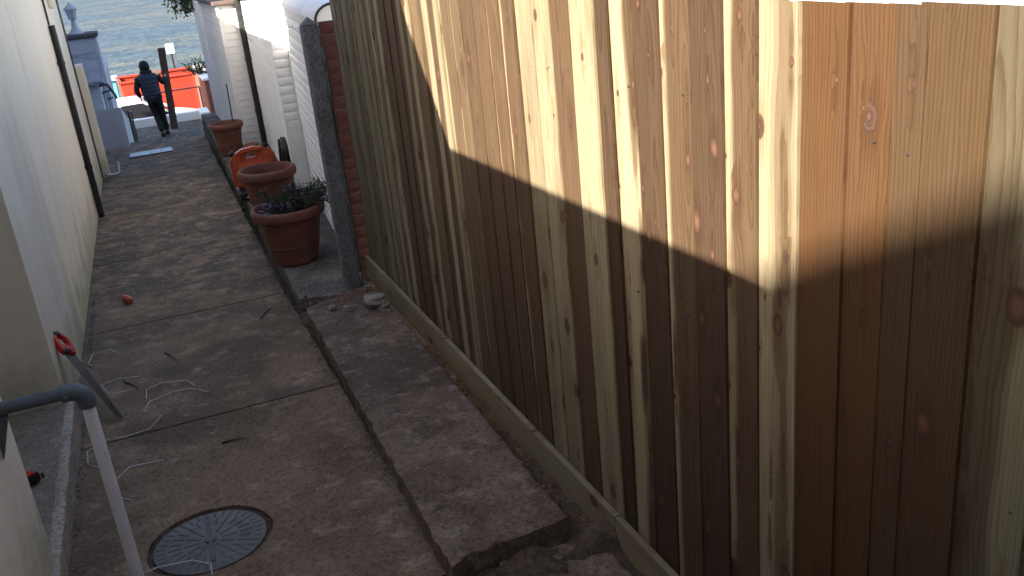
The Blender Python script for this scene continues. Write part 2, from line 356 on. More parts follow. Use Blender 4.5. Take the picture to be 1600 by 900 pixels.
def rough_slab(bm, corners, top, bottom, nu, nv, amp, edge, seed=0.0, chip=0.02):
    """corners: (x,y) near-left, near-right, far-right, far-left; broken concrete with ragged edges"""
    (a, b, c, d) = [Vector(p) for p in corners]
    def P(u, v): return (a * (1 - u) + b * u) * (1 - v) + (d * (1 - u) + c * u) * v
    def f(u, v):
        p = P(u, v); bx = min(u, 1 - u); by = min(v, 1 - v)
        on = bx < 1e-6 or by < 1e-6
        j = Vector((nz(p.x + seed, p.y, 3, 13), nz(p.x + seed, p.y, 8, 13))) * (edge if on else edge * 0.3)
        p2 = p + j
        if edge == 0.009 and v < 0.06: p2.y += (1 - v / 0.06) * 0.05 * nz(p.x, 1.3, 0, 3.2)
        z = top(p2.x, p2.y) + nz(p.x, p.y, seed, 3.0) * amp + nz(p.x, p.y, seed + 4, 22) * amp * 0.6
        if on: z -= chip * (0.6 + 0.8 * abs(nz(p.x, p.y, seed, 12)))
        return (p2.x, p2.y, z)
    vv = grid(bm, f, nu, nv)
    ring = vv[0][:] + [r[-1] for r in vv[1:]] + vv[-1][-2::-1] + [r[0] for r in vv[-2:0:-1]]
    cen = (a + b + c + d) / 4
    n = len(ring); prev = ring
    for t in (0.3, 0.65, 1.0):
        lows = []
        for v in ring:
            dr = (Vector(v.co[:2]) - cen).normalized() * (edge * (0.4 + 0.9 * nz(v.co.x, v.co.y, 7 * t + seed, 16)))
            zb = bottom(v.co.x, v.co.y)
            lows.append(bm.verts.new((v.co.x + dr.x, v.co.y + dr.y, v.co.z + (zb - v.co.z) * t)))
        for i in range(n): bm.faces.new((prev[i], prev[(i + 1) % n], lows[(i + 1) % n], lows[i]))
        prev = lows
def rock(bm, c, r, sq=(1, 1, 0.6), seed=0, sub=2):
    t = bmesh.ops.create_icosphere(bm, subdivisions=sub, radius=1.0)
    for v in t['verts']:
        n = v.co.normalized(); k = 1 + 0.45 * nz(n.x + seed, n.y, n.z, 1.4) + 0.12 * nz(n.x, n.y + seed, n.z, 5)
        q = Vector((max(-0.8, min(0.8, n.x)), max(-0.8, min(0.8, n.y)), max(-0.75, min(0.75, n.z)))) * k
        v.co = Vector((c[0] + q.x * r * sq[0], c[1] + q.y * r * sq[1], c[2] + q.z * r * sq[2]))
def leaves(bm, fn, count, size, asp=0.45, droop=0.2, mi=0):
    """count small two-face leaves; fn() gives (position, outward direction)"""
    for _ in range(count):
        p, d = fn(); d = (Vector(d) + Vector((rnd(-.7, .7), rnd(-.7, .7), rnd(-.6, .6) - droop))).normalized()
        s = d.cross(Vector((rnd(-1, 1), rnd(-1, 1), rnd(-1, 1)))).normalized(); n = s.cross(d)
        L = size * rnd(0.6, 1.3); w = L * asp * 0.5; p = Vector(p)
        a = bm.verts.new(p); t = bm.verts.new(p + d * L - n * L * 0.15)
        l = bm.verts.new(p + d * L * 0.5 + s * w + n * L * 0.08); r = bm.verts.new(p + d * L * 0.5 - s * w + n * L * 0.08)
        bm.faces.new((a, l, t)).material_index = mi; bm.faces.new((a, t, r)).material_index = mi

# ================================================================ SETTING
b = B(); grid(b, lambda u, v: (-700 + 1400 * u, -60 + 1060 * v, -12.0), 2, 2); struct(obj('ground', b, 'soil'))
b = B(); v = [b.verts.new(p) for p in ((-6000, 42, -9.0), (6000, 42, -9.0), (6000, 9000, -9.0), (-6000, 9000, -9.0))]; b.faces.new(v); struct(obj('sea', b, 'sea'))
# terrain the houses, path and gardens stand on
b = B(); prism(b, [(-40, -12.5), (-40, 1.6), (0, -0.07), (15.35, -0.80), (15.35, -2.2), (25.2, -2.2), (25.2, -12.5)], 'x', -40, 40); struct(obj('terrain', b, 'soil'))
b = B(); box(b, (-40, 25.2, -12.4), (40, 41.5, -3.0)); struct(obj('road', b, 'asphalt'))
b = B(); box(b, (-40, 36.2, -3.2), (40, 41.6, -2.88), 0.02); struct(obj('pavement', b, 'oldslab'))

# path: one bay of concrete after another, joints left open
path = struct(obj('path', (lambda bb: (grid(bb, lambda u, v: ((-0.70 + u * (1.45 + 0.25 * v)), -1.4 + 16.75 * v, pz(-1.4 + 16.75 * v) - 0.030), 1, 8), bb)[1])(B()), 'soil'))
def path_r(y): return 0.60 if y < 6 else 0.60 + 0.023 * (y - 6)
joints = [-1.4, 0.66, 2.43, 4.208, 5.95, 7.79, 9.95, 12.2, 15.4]
MH = (-0.115, 3.095); MR = 0.200
for i in range(len(joints) - 1):
    y0, y1 = joints[i] + 0.007, joints[i + 1] - 0.007
    b = B(); xl = -0.640
    out = []
    n = 26
    for k in range(n + 1): t = k / n; out.append((xl + t * (path_r(y0) - xl), y0 + 0.004 * nz(t * 9, y0, 1, 2)))
    for k in range(1, n): t = k / n; y = y0 + t * (y1 - y0); out.append((path_r(y) + 0.010 * nz(y * 3, 4, 1, 2), y))
    for k in range(n + 1): t = 1 - k / n; out.append((xl + t * (path_r(y1) - xl), y1 + 0.004 * nz(t * 9, y1, 7, 2)))
    for k in range(1, n): t = 1 - k / n; out.append((xl + 0.004 * nz(t * 9, 3, 7, 2), y0 + t * (y1 - y0)))
    def ringe(pts):
        vv = [b.verts.new((x, y, pz(y) - 0.0005)) for x, y in pts]
        return [b.edges.new((vv[k], vv[(k + 1) % len(vv)])) for k in range(len(vv))]
    ed = ringe(out)
    if y0 < MH[1] < y1: ed += ringe([(MH[0] + (MR + 0.022 + 0.006 * nz(k, 2, 0, .7)) * math.cos(2 * math.pi * k / 40), MH[1] + (MR + 0.022 + 0.006 * nz(k, 5, 0, .7)) * math.sin(2 * math.pi * k / 40)) for k in range(40)])
    bmesh.ops.triangle_fill(b, edges=ed, use_beauty=True)
    ext = bmesh.ops.extrude_face_region(b, geom=b.faces[:])
    for v in ext['geom']:
        if isinstance(v, bmesh.types.BMVert): v.co.z -= 0.09
    obj('slab', b, 'path', path)
# steps down from the end of the path
st = None
b = B(); box(b, (-0.70, 15.2, -2.1), (0.95, 15.98, -0.752), 0.01); st = struct(obj('steps', b, 'oldslab'))
for k in range(6):
    b = B(); y = 15.98 + k * 0.92; z = -0.745 - 0.18 * (k + 1)
    box(b, (-0.70, y + 0.002, -2.15), (1.55, y + 0.92, z), 0.008); obj('tread', b, 'oldslab', st)
b = B(); box(b, (-0.9, 21.51, -2.6), (1.7, 24.95, -1.835), 0.01); struct(obj('landing', b, 'oldslab'))

# platform of the recessed doorway
b = B(); rough_slab(b, [(-1.75, 3.02), (-0.612, 3.02), (-0.612, 4.56), (-1.75, 4.56)], lambda x, y: -0.052 - 0.014 * (y - 3), lambda x, y: -0.35, 30, 40, 0.003, 0.005, 2.0, 0.006)
struct(obj('doorway_platform', b, 'platform', None, 40))
b = B(); rough_slab(b, [(-0.640, 2.0), (-0.592, 2.0), (-0.600, 4.60), (-0.640, 4.60)], lambda x, y: -0.046 - 0.014 * (y - 3), lambda x, y: -0.35, 3, 90, 0.003, 0.005, 4.0, 0.006)
struct(obj('platform_kerb', b, 'kerbpaint', None, 50))

# raised strips beside the path
b = B(); rough_slab(b, [(0.575, 2.36), (1.005, 2.42), (1.085, 5.42), (0.635, 5.26)], lambda x, y: pz(y) + 0.086, lambda x, y: pz(y) - 0.06, 48, 300, 0.005, 0.009, 0.0, 0.006)
struct(obj('broken_kerb_slab', b, 'rough', None, 32))
b = B(); rough_slab(b, [(0.72, 0.5), (1.06, 0.5), (1.08, 2.36), (0.745, 2.40)], lambda x, y: pz(y) + 0.012, lambda x, y: pz(y) - 0.10, 30, 110, 0.011, 0.018, 5.0, 0.006)
struct(obj('lower_kerb_slab', b, 'rough', None, 32))
def fslab(x, y): return -0.205 - 0.018 * (y - 6.0) - (0.02 if y < 5.75 else 0)
b = B(); rough_slab(b, [(0.640, 5.60), (1.08, 5.44), (1.55, 15.2), (0.815, 15.2)], fslab, lambda x, y: pz(y) - 0.05, 40, 300, 0.008, 0.014, 9.0, 0.006)
struct(obj('planting_slab', b, 'oldslab', None, 32))
b = B()
grid(b, lambda u, v: (0.55 + 0.95 * u, -0.6 + 6.3 * v, pz(-0.6 + 6.3 * v) - 0.028 + 0.022 * nz(0.55 + .95 * u, 6.3 * v, 2, 9) + 0.12 * max(0, u - 0.50) + 0.060 * math.exp(-((6.3 * v - 2.93) / 0.09) ** 2) * (1 + 0.8 * nz(u * 6, v * 60, 1, 1)) * max(0, min(1, (u - 0.06) / 0.1))), 70, 420)
struct(obj('soil_trench', b, 'dirt', None, 60))
# loose grit, sawdust (nobody could count it)
def tetra(bm, p, r):
    q = [bm.verts.new(Vector(p) + Vector((rnd(-1, 1), rnd(-1, 1), rnd(-.2, .9))) * r) for _ in range(4)]
    for f in ((0, 1, 2), (0, 2, 3), (0, 3, 1), (1, 3, 2)): bm.faces.new([q[i] for i in f])
b = B()
for _ in range(900):
    y = rnd(2.2, 9.0); x = rnd(-0.62, 0.6); tetra(b, (x, y, pz(y)), rnd(0.0015, 0.005))
for _ in range(700):
    y = rnd(2.2, 6.2); x = 0.60 - abs(random.gauss(0, 0.05)); tetra(b, (x, y, pz(y)), rnd(0.002, 0.008))
for _ in range(260):
    y = rnd(3.0, 6.2); x = -0.60 + abs(random.gauss(0, 0.025)); tetra(b, (x, y, pz(y)), rnd(0.002, 0.009))
for _ in range(700):
    y = rnd(2.45, 5.35); x = 0.60 + (0.40 + 0.02 * (y - 2.4)) * random.random(); tetra(b, (x, y, pz(y) + 0.086), rnd(0.002, 0.007))
for _ in range(200):
    y = rnd(5.6, 7.0); x = rnd(0.68, 1.05); tetra(b, (x, y, fslab(x, y)), rnd(0.002, 0.008))
stuff(obj('grit', b, 'stone'), 'loose pale grit and crumbs scattered over the path and slabs', 'grit')
b = B()
for _ in range(2600):
    y = rnd(2.3, 5.5); w = 0.5 + 0.5 * math.sin(y * 2.6 + 4.0)
    if random.random() > 0.25 + 0.75 * w: continue
    tetra(b, (1.075 + 0.014 * (y - 3) + random.gauss(0, 0.014), y, pz(y) + 0.012 + rnd(0, 0.03)), rnd(0.002, 0.007))
stuff(obj('sawdust', b, 'sawdust'), 'line of orange sawdust in the gap along the foot of the fence', 'sawdust')

b = B()
for _ in range(2600):
    y = rnd(2.2, 8.0); x = path_r(y) - abs(random.gauss(0, 0.035)) + 0.012; tetra(b, (x, y, pz(y) - 0.002), rnd(0.002, 0.008))
for _ in range(900):
    y = rnd(2.5, 7.0); x = -0.61 + abs(random.gauss(0, 0.018)); tetra(b, (x, y, pz(y) - 0.001), rnd(0.002, 0.007))
for _ in range(700):
    a = rnd(0, 6.283); r_ = MR + 0.012 + abs(random.gauss(0, 0.014)); y = MH[1] + r_ * math.sin(a); tetra(b, (MH[0] + r_ * math.cos(a), y, pz(y) - 0.004), rnd(0.002, 0.005))
stuff(obj('soil_crumbs', b, 'dirt'), 'dark soil crumbs gathered along the edges of the path', 'soil')
b = B()
for k in range(70):
    x = rnd(0.56, 1.06); y = 2.372 - abs(random.gauss(0, 0.03)); r_ = 0.005 + 0.017 * random.random() ** 3; rock(b, (x, y, pz(y) + rnd(-0.02, 0.012)), r_, (1.3, 1, 0.55), k * 1.7, 1)
for k in range(70):
    y = rnd(5.3, 5.62); x = rnd(0.66, 1.1); r_ = rnd(0.004, 0.018); rock(b, (x, y, pz(y) + 0.03 + rnd(-0.01, 0.03)), r_, (1, 1, 0.7), k * 1.3, 1)
stuff(obj('rubble', b, 'rough'), 'crumbled concrete rubble at the broken ends of the kerb slab', 'rubble')

# ================================================================ LEFT HOUSE
hs = thing('cream_house', 'long cream rendered house wall along the left of the path with doorway recess', 'house', (0, 0, 0))
def hpart(name, pts, x0, x1, mat='cream', bev=0.0):
    b = B(); prism(b, pts, 'x', x0, x1); return obj(name, b, mat, hs)
gab_l, peak, gab_r = (2.63, 2.24), (4.75, 4.86), (7.10, 2.40)
zl = gab_l[1] + (peak[1] - gab_l[1]) / (peak[0] - gab_l[0]) * (3.1 - gab_l[0])
zr = gab_l[1] + (peak[1] - gab_l[1]) / (peak[0] - gab_l[0]) * (4.5 - gab_l[0])
hpart('wall', [(2.2, -0.6), (3.1, -0.6), (3.1, zl), gab_l, (2.2, 2.252)], -0.615, -6.5)
hpart('low_bounce_wall', [(-0.89, -0.6), (2.199, -0.6), (2.199, 2.252), (0.5, 2.30), (-0.89, 2.33)], -0.613, -6.5, 'tan')  # out of view; darkened to cut light bounced onto the fence
for (ya, yb, ze) in ((-0.885, 2.62, 2.235), (7.11, 10.59, 2.395)):
    b = B(); prism(b, [(-0.66, ze + 0.012), (-6.6, ze + 0.012), (-6.6, ze + 4.05), (-6.5, ze + 4.05)], 'y', ya, yb); obj('roof', b, 'rooftile', hs)  # unseen pitch added to hide low sky from the fence
hpart('sky_blocker', [(1.6, 2.2), (4.95, 2.2), (4.95, 12.0), (3.3, 13.2), (1.6, 12.0)], -3.1, -4.0, 'rooftile')  # unseen thin slab added to keep left-hand sky light off the fence
hpart('lintel', [(3.101, 1.95), (4.499, 1.95), (4.499, zr), (3.101, zl)], -0.640, -6.5)
hpart('wall', [(4.5, -0.7), (12.5, -1.1), (12.5, 3.4), (10.62, 3.4), (10.60, 2.41), gab_r, (4.5, 2.40)], -0.640, -6.5)
hpart('low_bounce_gable', [(4.5, 2.402), (7.10, 2.402), peak, (4.5, zr)], -0.638, -6.5, 'rooftile')  # unseen top of the gable, made dark to reduce bounced light
hpart('back_wall', [(3.1, -0.6), (4.5, -0.6), (4.5, 1.949), (3.1, 1.949)], -1.70, -2.0)
d = hpart('door', [(3.35, -0.05), (4.2, -0.05), (4.2, 1.85), (3.35, 1.85)], -1.698, -1.66, 'bluepaint')
b = B(); tube(b, [(-1.66, 3.43, 0.95), (-1.62, 3.43, 0.95), (-1.61, 3.53, 0.95)], 0.01); obj('handle', b, 'steel', d)
# buttress at the end, bracket, thin cable
b = B(); prism(b, [(12.502, -1.1), (12.95, -1.1), (12.95, 0.62), (12.80, 0.80), (12.502, 0.80)], 'x', -0.555, -1.2); obj('buttress', b, 'cream', hs)
b = B(); tube(b, [(-0.632, 12.30, 1.9), (-0.632, 12.31, 0.9), (-0.630, 12.36, 0.4), (-0.632, 12.38, -0.55)], 0.012, 6); obj('cable', b, 'mortar', hs)
b = B(); box(b, (-0.64, 10.75, 1.52), (-0.585, 10.86, 1.62), 0.012); obj('junction_box', b, 'cream', hs)
b = B(); tube(b, [(-0.625, 9.98, 2.3), (-0.625, 9.95, 1.40)], 0.010, 6); obj('cable', b, 'blackpipe', hs)
# black downpipe
dp = thing('drain_pipe', 'black plastic drain pipe running down the cream wall on the left', 'pipe', (-0.605, 9.90, pz(9.9)))
b = B(); tube(b, [(0, 0, 0.005), (0, 0, 1.86)], 0.030, 14); obj('pipe', b, 'blackpipe', dp, 40)
for z in (0.5, 1.5):
    b = B(); tube(b, [(0, 0, z), (0, 0, z + 0.03)], 0.035, 14); box(b, (-0.036, -0.05, z), (-0.026, 0.05, z + 0.03)); obj('clip', b, 'blackpipe', dp, 40)
# bent white pipe end by the buttress
b = B(); tube(b, [(-0.60, 12.42, -0.46), (-0.585, 12.44, -0.53), (-0.50, 12.6, -0.572), (-0.44, 12.68, -0.575), (-0.425, 12.70, -0.44)], 0.012, 6)
tag(obj('bent_white_pipe', b, 'whitewire', None, 40), 'thin bent white pipe at the foot of the cream buttress', 'pipe')

# added block behind the camera and the house whose roof throws the soft shadow
h2 = thing('rear_shade_block', 'tall grey block added behind the top of the path to darken the fence', 'house')  # not in view, put in to dim the near end of the fence
b = B(); box(b, (-1.85, -3.4, -1.0), (6.0, -0.9, 9.0)); obj('wall', b, 'greywall', h2)
b = B(); prism(b, [(-3.6, 9.0), (-0.7, 9.0), (-2.15, 10.4)], 'x', -1.9, 6.1); obj('roof', b, 'rooftile', h2)
h3 = thing('gabled_house', 'cream gabled house uphill on the left beyond the frame', 'house')
b = B(); prism(b, [(-3.34, -1.0), (-3.34, 6.84), (-9.0, 9.84), (-14.6, 6.84), (-14.6, -1.0)], 'x', -7.1, -14.0); obj('wall', b, 'cream', h3)
for s in (0, 1):
    b = B()
    if s == 0: prism(b, [(-3.32, 6.865), (-9.0, 9.87), (-9.0, 9.93), (-3.32, 6.92)], 'x', -7.1, -14.1)
    else: prism(b, [(-14.7, 6.83), (-9.0, 9.87), (-9.0, 9.93), (-14.7, 6.89)], 'x', -7.1, -14.1)
    obj('roof', b, 'rooftile', h3)

# lower house with porch roof and lantern pier
h4 = thing('seafront_porch', 'grey white porch wall with sloping roof beyond the cream buttress', 'porch')
b = B(); box(b, (-1.75, 18.0, -2.5), (-0.455, 18.62, 0.80), 0.01); obj('pier', b, 'greywall', h4)
b = B(); box(b, (-1.80, 17.94, 0.802), (-0.42, 18.68, 0.87), 0.012); obj('coping', b, 'slate', h4)
b = B(); box(b, (-1.75, 16.9, -1.2), (-0.56, 17.998, 0.10), 0.01); obj('wall', b, 'greywall', h4)
b = B(); prism(b, [(16.80, 0.12), (17.997, 0.50), (17.997, 0.55), (16.80, 0.17)], 'x', -1.78, -0.52); obj('roof', b, 'lead', h4)
b = B(); prism(b, [(17.0, 0.102), (17.98, 0.102), (17.98, 0.45), (16.9, 0.14)], 'x', -1.7, -0.575); obj('cheek', b, 'greywall', h4)
b = B(); tube(b, [(-0.51, 17.4, 0.16), (-0.50, 17.4, 0.02), (-0.535, 17.5, -0.1), (-0.535, 17.5, -1.0)], 0.022, 8); obj('pipe', b, 'greywall', h4, 40)
h5 = thing('downhill_shade_block', 'unseen block added downhill on the left behind the porch to shade the steps', 'house')  # hidden mass added to keep sun off the steps and far pier
b = B(); box(b, (-8, 12.56, -2.4), (-1.82, 22.9, 3.9)); obj('wall', b, 'greywall', h5)
b = B(); prism(b, [(12.54, 3.9), (23.1, 3.9), (18.2, 5.4)], 'x', -8.2, -1.8); obj('roof', b, 'rooftile', h5)
w = thing('stair_side_wall', 'grey painted stair wall stepping down beside the steps on the left', 'wall')
b = B(); prism(b, [(15.45, -1.2), (22.4, -2.4), (22.4, -1.35), (20.0, -0.90), (15.45, -0.12)], 'x', -0.72, -0.295); obj('wall', b, 'greywall', w)
b = B(); box(b, (-0.74, 18.63, -2.3), (-0.47, 22.3, 0.10), 0.01); obj('upper_wall', b, 'greywall', w)
ln = thing('lantern', 'white post lantern on the dark coping of the grey pier', 'lantern', (-0.76, 18.3, 0.872))
b = B(); lathe(b, [(0, 0), (0.13, 0), (0.12, 0.02), (0.06, 0.08), (0.045, 0.16), (0.03, 0.22), (0.05, 0.235), (0, 0.236)], 16); obj('base', b, 'greywall', ln, 40)
b = B(); lathe(b, [(0, 0.237), (0.055, 0.237), (0.085, 0.40), (0, 0.401)], 6); obj('glass', b, 'lens', ln)
for k in range(6):
    a = math.pi / 3 * k; b = B(); tube(b, [(0.056 * math.cos(a), 0.056 * math.sin(a), 0.236), (0.088 * math.cos(a), 0.088 * math.sin(a), 0.405)], 0.006, 5); obj('bar', b, 'greywall', ln)
b = B(); lathe(b, [(0, 0.402), (0.115, 0.402), (0.11, 0.42), (0.05, 0.475), (0.02, 0.49), (0.018, 0.51), (0, 0.515)], 6); obj('cap', b, 'greywall', ln)
hr = thing('wall_handrail', 'short black iron handrail fixed to the grey wall above the steps', 'handrail')
b = B(); tube(b, [(-0.53, 16.4, 0.16), (-0.50, 16.45, 0.18), (-0.43, 17.0, 0.06), (-0.38, 17.9, -0.20), (-0.38, 18.3, -0.30)], 0.022, 8); obj('rail', b, 'blackpipe', hr, 40)
for y, z in ((16.5, 0.12), (17.2, -0.06), (17.9, -0.26)):
    b = B(); tube(b, [(-0.56, y, z), (-0.42, y + 0.02, z + 0.02)], 0.014, 6); obj('bracket', b, 'blackpipe', hr, 40)
rl = thing('stair_railing', 'black iron stair railing with upright bars left of the walking person', 'railing')
def stz(y): return -0.72 - 0.185 * max(0, min(6, (y - 15.2) / 0.92))
b = B(); tube(b, [(-0.235, 17.6, stz(17.6) + 0.72), (-0.235, 22.3, stz(22.3) + 0.72)], 0.020, 8); obj('top_rail', b, 'blackpipe', rl, 40)
b = B(); tube(b, [(-0.235, 17.6, stz(17.6) + 0.12), (-0.235, 22.3, stz(22.3) + 0.12)], 0.014, 8); obj('bottom_rail', b, 'blackpipe', rl, 40)
for k in range(13):
    y = 17.62 + k * 0.385; b = B(); tube(b, [(-0.235, y, stz(y) - (0.1 if k % 6 == 0 else -0.12)), (-0.235, y, stz(y) + 0.72)], 0.016 if k % 6 == 0 else 0.009, 6); obj('bar', b, 'blackpipe', rl, 40)
bk = thing('white_bucket', 'small white bucket at the top of the steps beside the black railing', 'bucket', (-0.17, 17.15, stz(17.15) - 0.15))
b = B(); lathe(b, [(0, 0.0), (0.075, 0.0), (0.10, 0.215), (0.107, 0.215), (0.107, 0.232), (0.095, 0.232), (0.072, 0.02), (0, 0.02)], 20); obj('pail', b, 'signwhite', bk, 40)
b = B(); tube(b, [(-0.104, 0, 0.21), (-0.11, 0.06, 0.17), (-0.06, 0.12, 0.13), (0.06, 0.12, 0.13), (0.11, 0.06, 0.17), (0.104, 0, 0.21)], 0.004, 5); obj('handle', b, 'steel', bk, 40)
# pale metal access plate set in the path
pl = thing('access_plate', 'pale blue metal access plate set in the far end of the path', 'plate', (-0.02, 14.2, pz(14.2) + 0.004), None, (math.atan(SL), 0, 0))
pl.rotation_euler = (math.atan(SL), 0, 0)
b = B(); box(b, (-0.30, -0.22, -0.02), (0.30, 0.22, 0.010), 0.003); obj('frame', b, 'steel', pl)
for k in range(4):
    for j in range(3):
        b = B(); x0 = -0.285 + k * 0.1435; y0 = -0.205 + j * 0.138; box(b, (x0, y0, 0.0105), (x0 + 0.136, y0 + 0.131, 0.016), 0.003); obj('tile', b, 'blueplate', pl)

# ================================================================ FENCE
FX = 1.165
fence = thing('timber_fence', 'new close boarded softwood fence along the right of the path', 'fence', (FX, 0, 0))
def gb_bot(y): return -0.113 - 0.0186 * y
def f_top(y): return 1.642 - 0.008 * y
seams = [4.613, 4.438, 4.265, 4.113, 3.953, 3.787, 3.633, 3.469, 3.305, 3.147, 2.986, 2.794, 2.693, 2.547, 2.391, 2.23, 2.071, 1.924, 1.763, 1.604, 1.479, 1.393, 1.239]
S = 1.8 / 2.2
seams = [s * S for s in seams]
far = [5.70]; y = 5.70
for wdt in (0.128, 0.134, 0.125, 0.138, 0.13, 0.129, 0.131, 0.142, 0.122, 0.135, 0.13, 0.128, 0.13, 0.124): y -= wdt; far.append(y)
sc = (5.70 - seams[0]) / (5.70 - far[-1]); far = [5.70 - (5.70 - q) * sc for q in far]
near = [seams[-1]]
while near[-1] > -1.5: near.append(near[-1] - rnd(0.122, 0.136))
edges = far + seams[1:] + near[1:]
PALE, MID, BRN, ORG, GRN = (0.125, 0.087, 0.047), (0.090, 0.057, 0.029), (0.062, 0.037, 0.019), (0.090, 0.043, 0.014), (0.100, 0.084, 0.049)
def look(yc, w):
    """colour of the heartwood, radius of the heartwood, pith offset, knots, green tint, by board"""
    if 0.98 < yc < 1.44 : return (ORG if yc > 1.19 else (0.074, 0.044, 0.019)), 0.32, w * 1.4, 0.66, 0.2
    if 1.44 < yc < 1.58: return PALE, 0.050, w * 0.30, 0.80, 0.2
    if yc < 0.98 and yc > 0.8: return GRN, 0.075, w * 0.8, 0.45, 0.9
    q = yc / S
    for (a_, c_, h_, r_, p_, k_, g_) in ((1.924, 2.071, MID, 0.085, 0.15, 0.8, 0.1), (2.071, 2.23, BRN, 0.16, 0.3, 0.8, 0.1), (2.23, 2.391, MID, 0.09, 0.2, 0.85, 0.1), (2.391, 2.547, BRN, 0.13, 0.25, 0.85, 0.2),
                                         (2.547, 2.693, MID, 0.055, 0.1, 0.6, 0.0), (2.693, 2.794, BRN, 0.16, 0.4, 0.6, 0.2), (2.794, 2.986, PALE, 0.030, 0.2, 0.5, 0.3), (2.986, 3.147, MID, 0.16, 0.5, 0.6, 0.3), (3.147, 3.469, PALE, 0.02, 0.5, 0.5, 0.55),
                                         (3.469, 3.787, MID, 0.10, 0.2, 0.7, 0.2), (3.787, 4.113, MID, 0.16, 0.4, 0.7, 0.2), (4.113, 4.438, PALE, 0.095, 0.2, 0.6, 0.2)):
        if a_ <= q < c_: return h_, r_, w * p_, k_, g_
    if yc > 4.9: return random.choice([GRN, MID, PALE]), rnd(0.03, 0.07), w * rnd(0, 1), 0.5, 0.9
    return random.choice([MID, BRN, PALE, MID]), random.choice([0.16, 0.16, 0.15, rnd(0.06, 0.09), rnd(0.07, 0.10), rnd(0.06, 0.08), 0.015, rnd(0.04, 0.06)]), w * random.choice([rnd(0.05, 0.35), rnd(0.6, 0.95)]), 0.74, rnd(0, 0.7)
b = B(); lathe(b, [(0, 0.0012), (0.0026, 0.001), (0.0032, 0.0), (0.003, -0.004)], 8); bmesh.ops.rotate(b, verts=b.verts[:], cent=(0, 0, 0), matrix=Matrix.Rotation(R(-90), 3, 'Y')); NAIL = obj('nail', b, 'steel'); C.objects.unlink(NAIL)
TH, TN, OV = 0.0085, 0.004, 0.022
nb = len(edges) - 1
for i in range(nb):
    yf, yn = edges[i], edges[i + 1]           # far edge, near edge
    w = yf - yn + OV; zb = gb_bot(yn) + 0.118 + rnd(-0.006, 0.006); zt = f_top(yn) + rnd(-0.002, 0.002)
    # local frame: origin at the near bottom corner, y to the far side; the thick edge is the near one
    b = B(); bow = rnd(-0.003, 0.003); tw = rnd(-0.005, 0.004)
    rows = [[], [], [], []]
    for k in range(7):
        t = k / 6; z = (zt - zb) * t; s = bow * math.sin(math.pi * t); j = 0.0
        rows[0].append(b.verts.new((-TH - 0.004 + s + tw * t, 0.0 + j, z))); rows[1].append(b.verts.new((-TN - 0.002 + s, w, z)))
        rows[2].append(b.verts.new((-0.0005 + s, w, z))); rows[3].append(b.verts.new((-0.004 + s + tw * t, 0.0 + j, z)))
    for k in range(6):
        for q in range(4): b.faces.new((rows[q][k], rows[(q + 1) % 4][k], rows[(q + 1) % 4][k + 1], rows[q][k + 1]))
    b.faces.new([r[0] for r in rows]); b.faces.new([r[6] for r in rows][::-1])
    ed = [e for e in b.edges if abs(e.verts[0].co.y) < 0.003 and abs(e.verts[1].co.y) < 0.003 and e.verts[0].co.x < -0.008 and e.verts[1].co.x < -0.008]
    bmesh.ops.bevel(b, geom=ed, offset=0.0015, segments=2, affect='EDGES')
    o = obj('board', b, 'wood', fence, None, (0, yn, zb))
    hc, hr_, pi_, kn, gr = look((yf + yn) / 2, w)
    k = rnd(0.85, 1.12); o.color = (hc[0] * k, hc[1] * k, hc[2] * k, 1)
    for zr_ in (0.25, 0.85, 1.40):
        if yn > -0.2: inst(NAIL, 'nail', (-TH * 0.80 - 0.004 - 0.0008, 0.030 + rnd(-0.006, 0.006), zr_ - zb + rnd(-0.015, 0.015)), o)
    o['seed'] = random.random(); o['heart'] = hr_; o['pith'] = pi_; o['knots'] = kn; o['green'] = gr
# gravel boards lie flat along the foot
for (y0, y1) in ((2.30, 5.71), (-1.5, 2.294)):
    L = y1 - y0; b = B(); box(b, (-0.006, 0, 0), (0.018, 0.150, L), 0.002)
    o = obj('gravel_board', b, 'wood', fence); sl = math.atan(0.0186)
    o.color = (0.2, 0.15, 0.08, 1); o['seed'] = random.random(); o['heart'] = 0.02; o['pith'] = 0.12; o['knots'] = 0.35; o['green'] = 0.35
    o.matrix_local = Matrix.Translation((-0.036, y0, gb_bot(y0))) @ Matrix.Rotation(-sl, 4, 'X') @ Matrix(((1, 0, 0, 0), (0, 0, 1, 0), (0, 1, 0, 0), (0, 0, 0, 1)))
for z in (0.25, 0.85, 1.40):
    b = B(); prism(b, [(0.001, z - 0.04), (0.001, z + 0.04), (0.062, z)], 'y', -1.5, 5.68); o = obj('arris_rail', b, 'wood', fence)
    o.color = (0.3, 0.2, 0.1, 1); o['seed'] = random.random(); o['heart'] = 0.03; o['pith'] = 0.05; o['knots'] = 0.4; o['green'] = 0.6
for y in (-0.9, 1.7, 4.2):
    b = B(); box(b, (0.064, y, -0.6), (0.164, y + 0.1, 1.62)); o = obj('post', b, 'wood', fence)
    o.color = (0.3, 0.2, 0.1, 1); o['seed'] = random.random(); o['heart'] = 0.03; o['pith'] = 0.05; o['knots'] = 0.4; o['green'] = 0.6
# white garden wall behind the fence
nw = thing('neighbour_wall', 'bright white rendered wall behind the top of the fence', 'wall')
b = B(); box(b, (3.5, -3, -1), (3.72, 9, 2.3)); obj('wall', b, 'white', nw)
b = B(); box(b, (3.45, -3.05, 2.302), (3.77, 9.05, 2.37), 0.01); obj('coping', b, 'slate', nw)

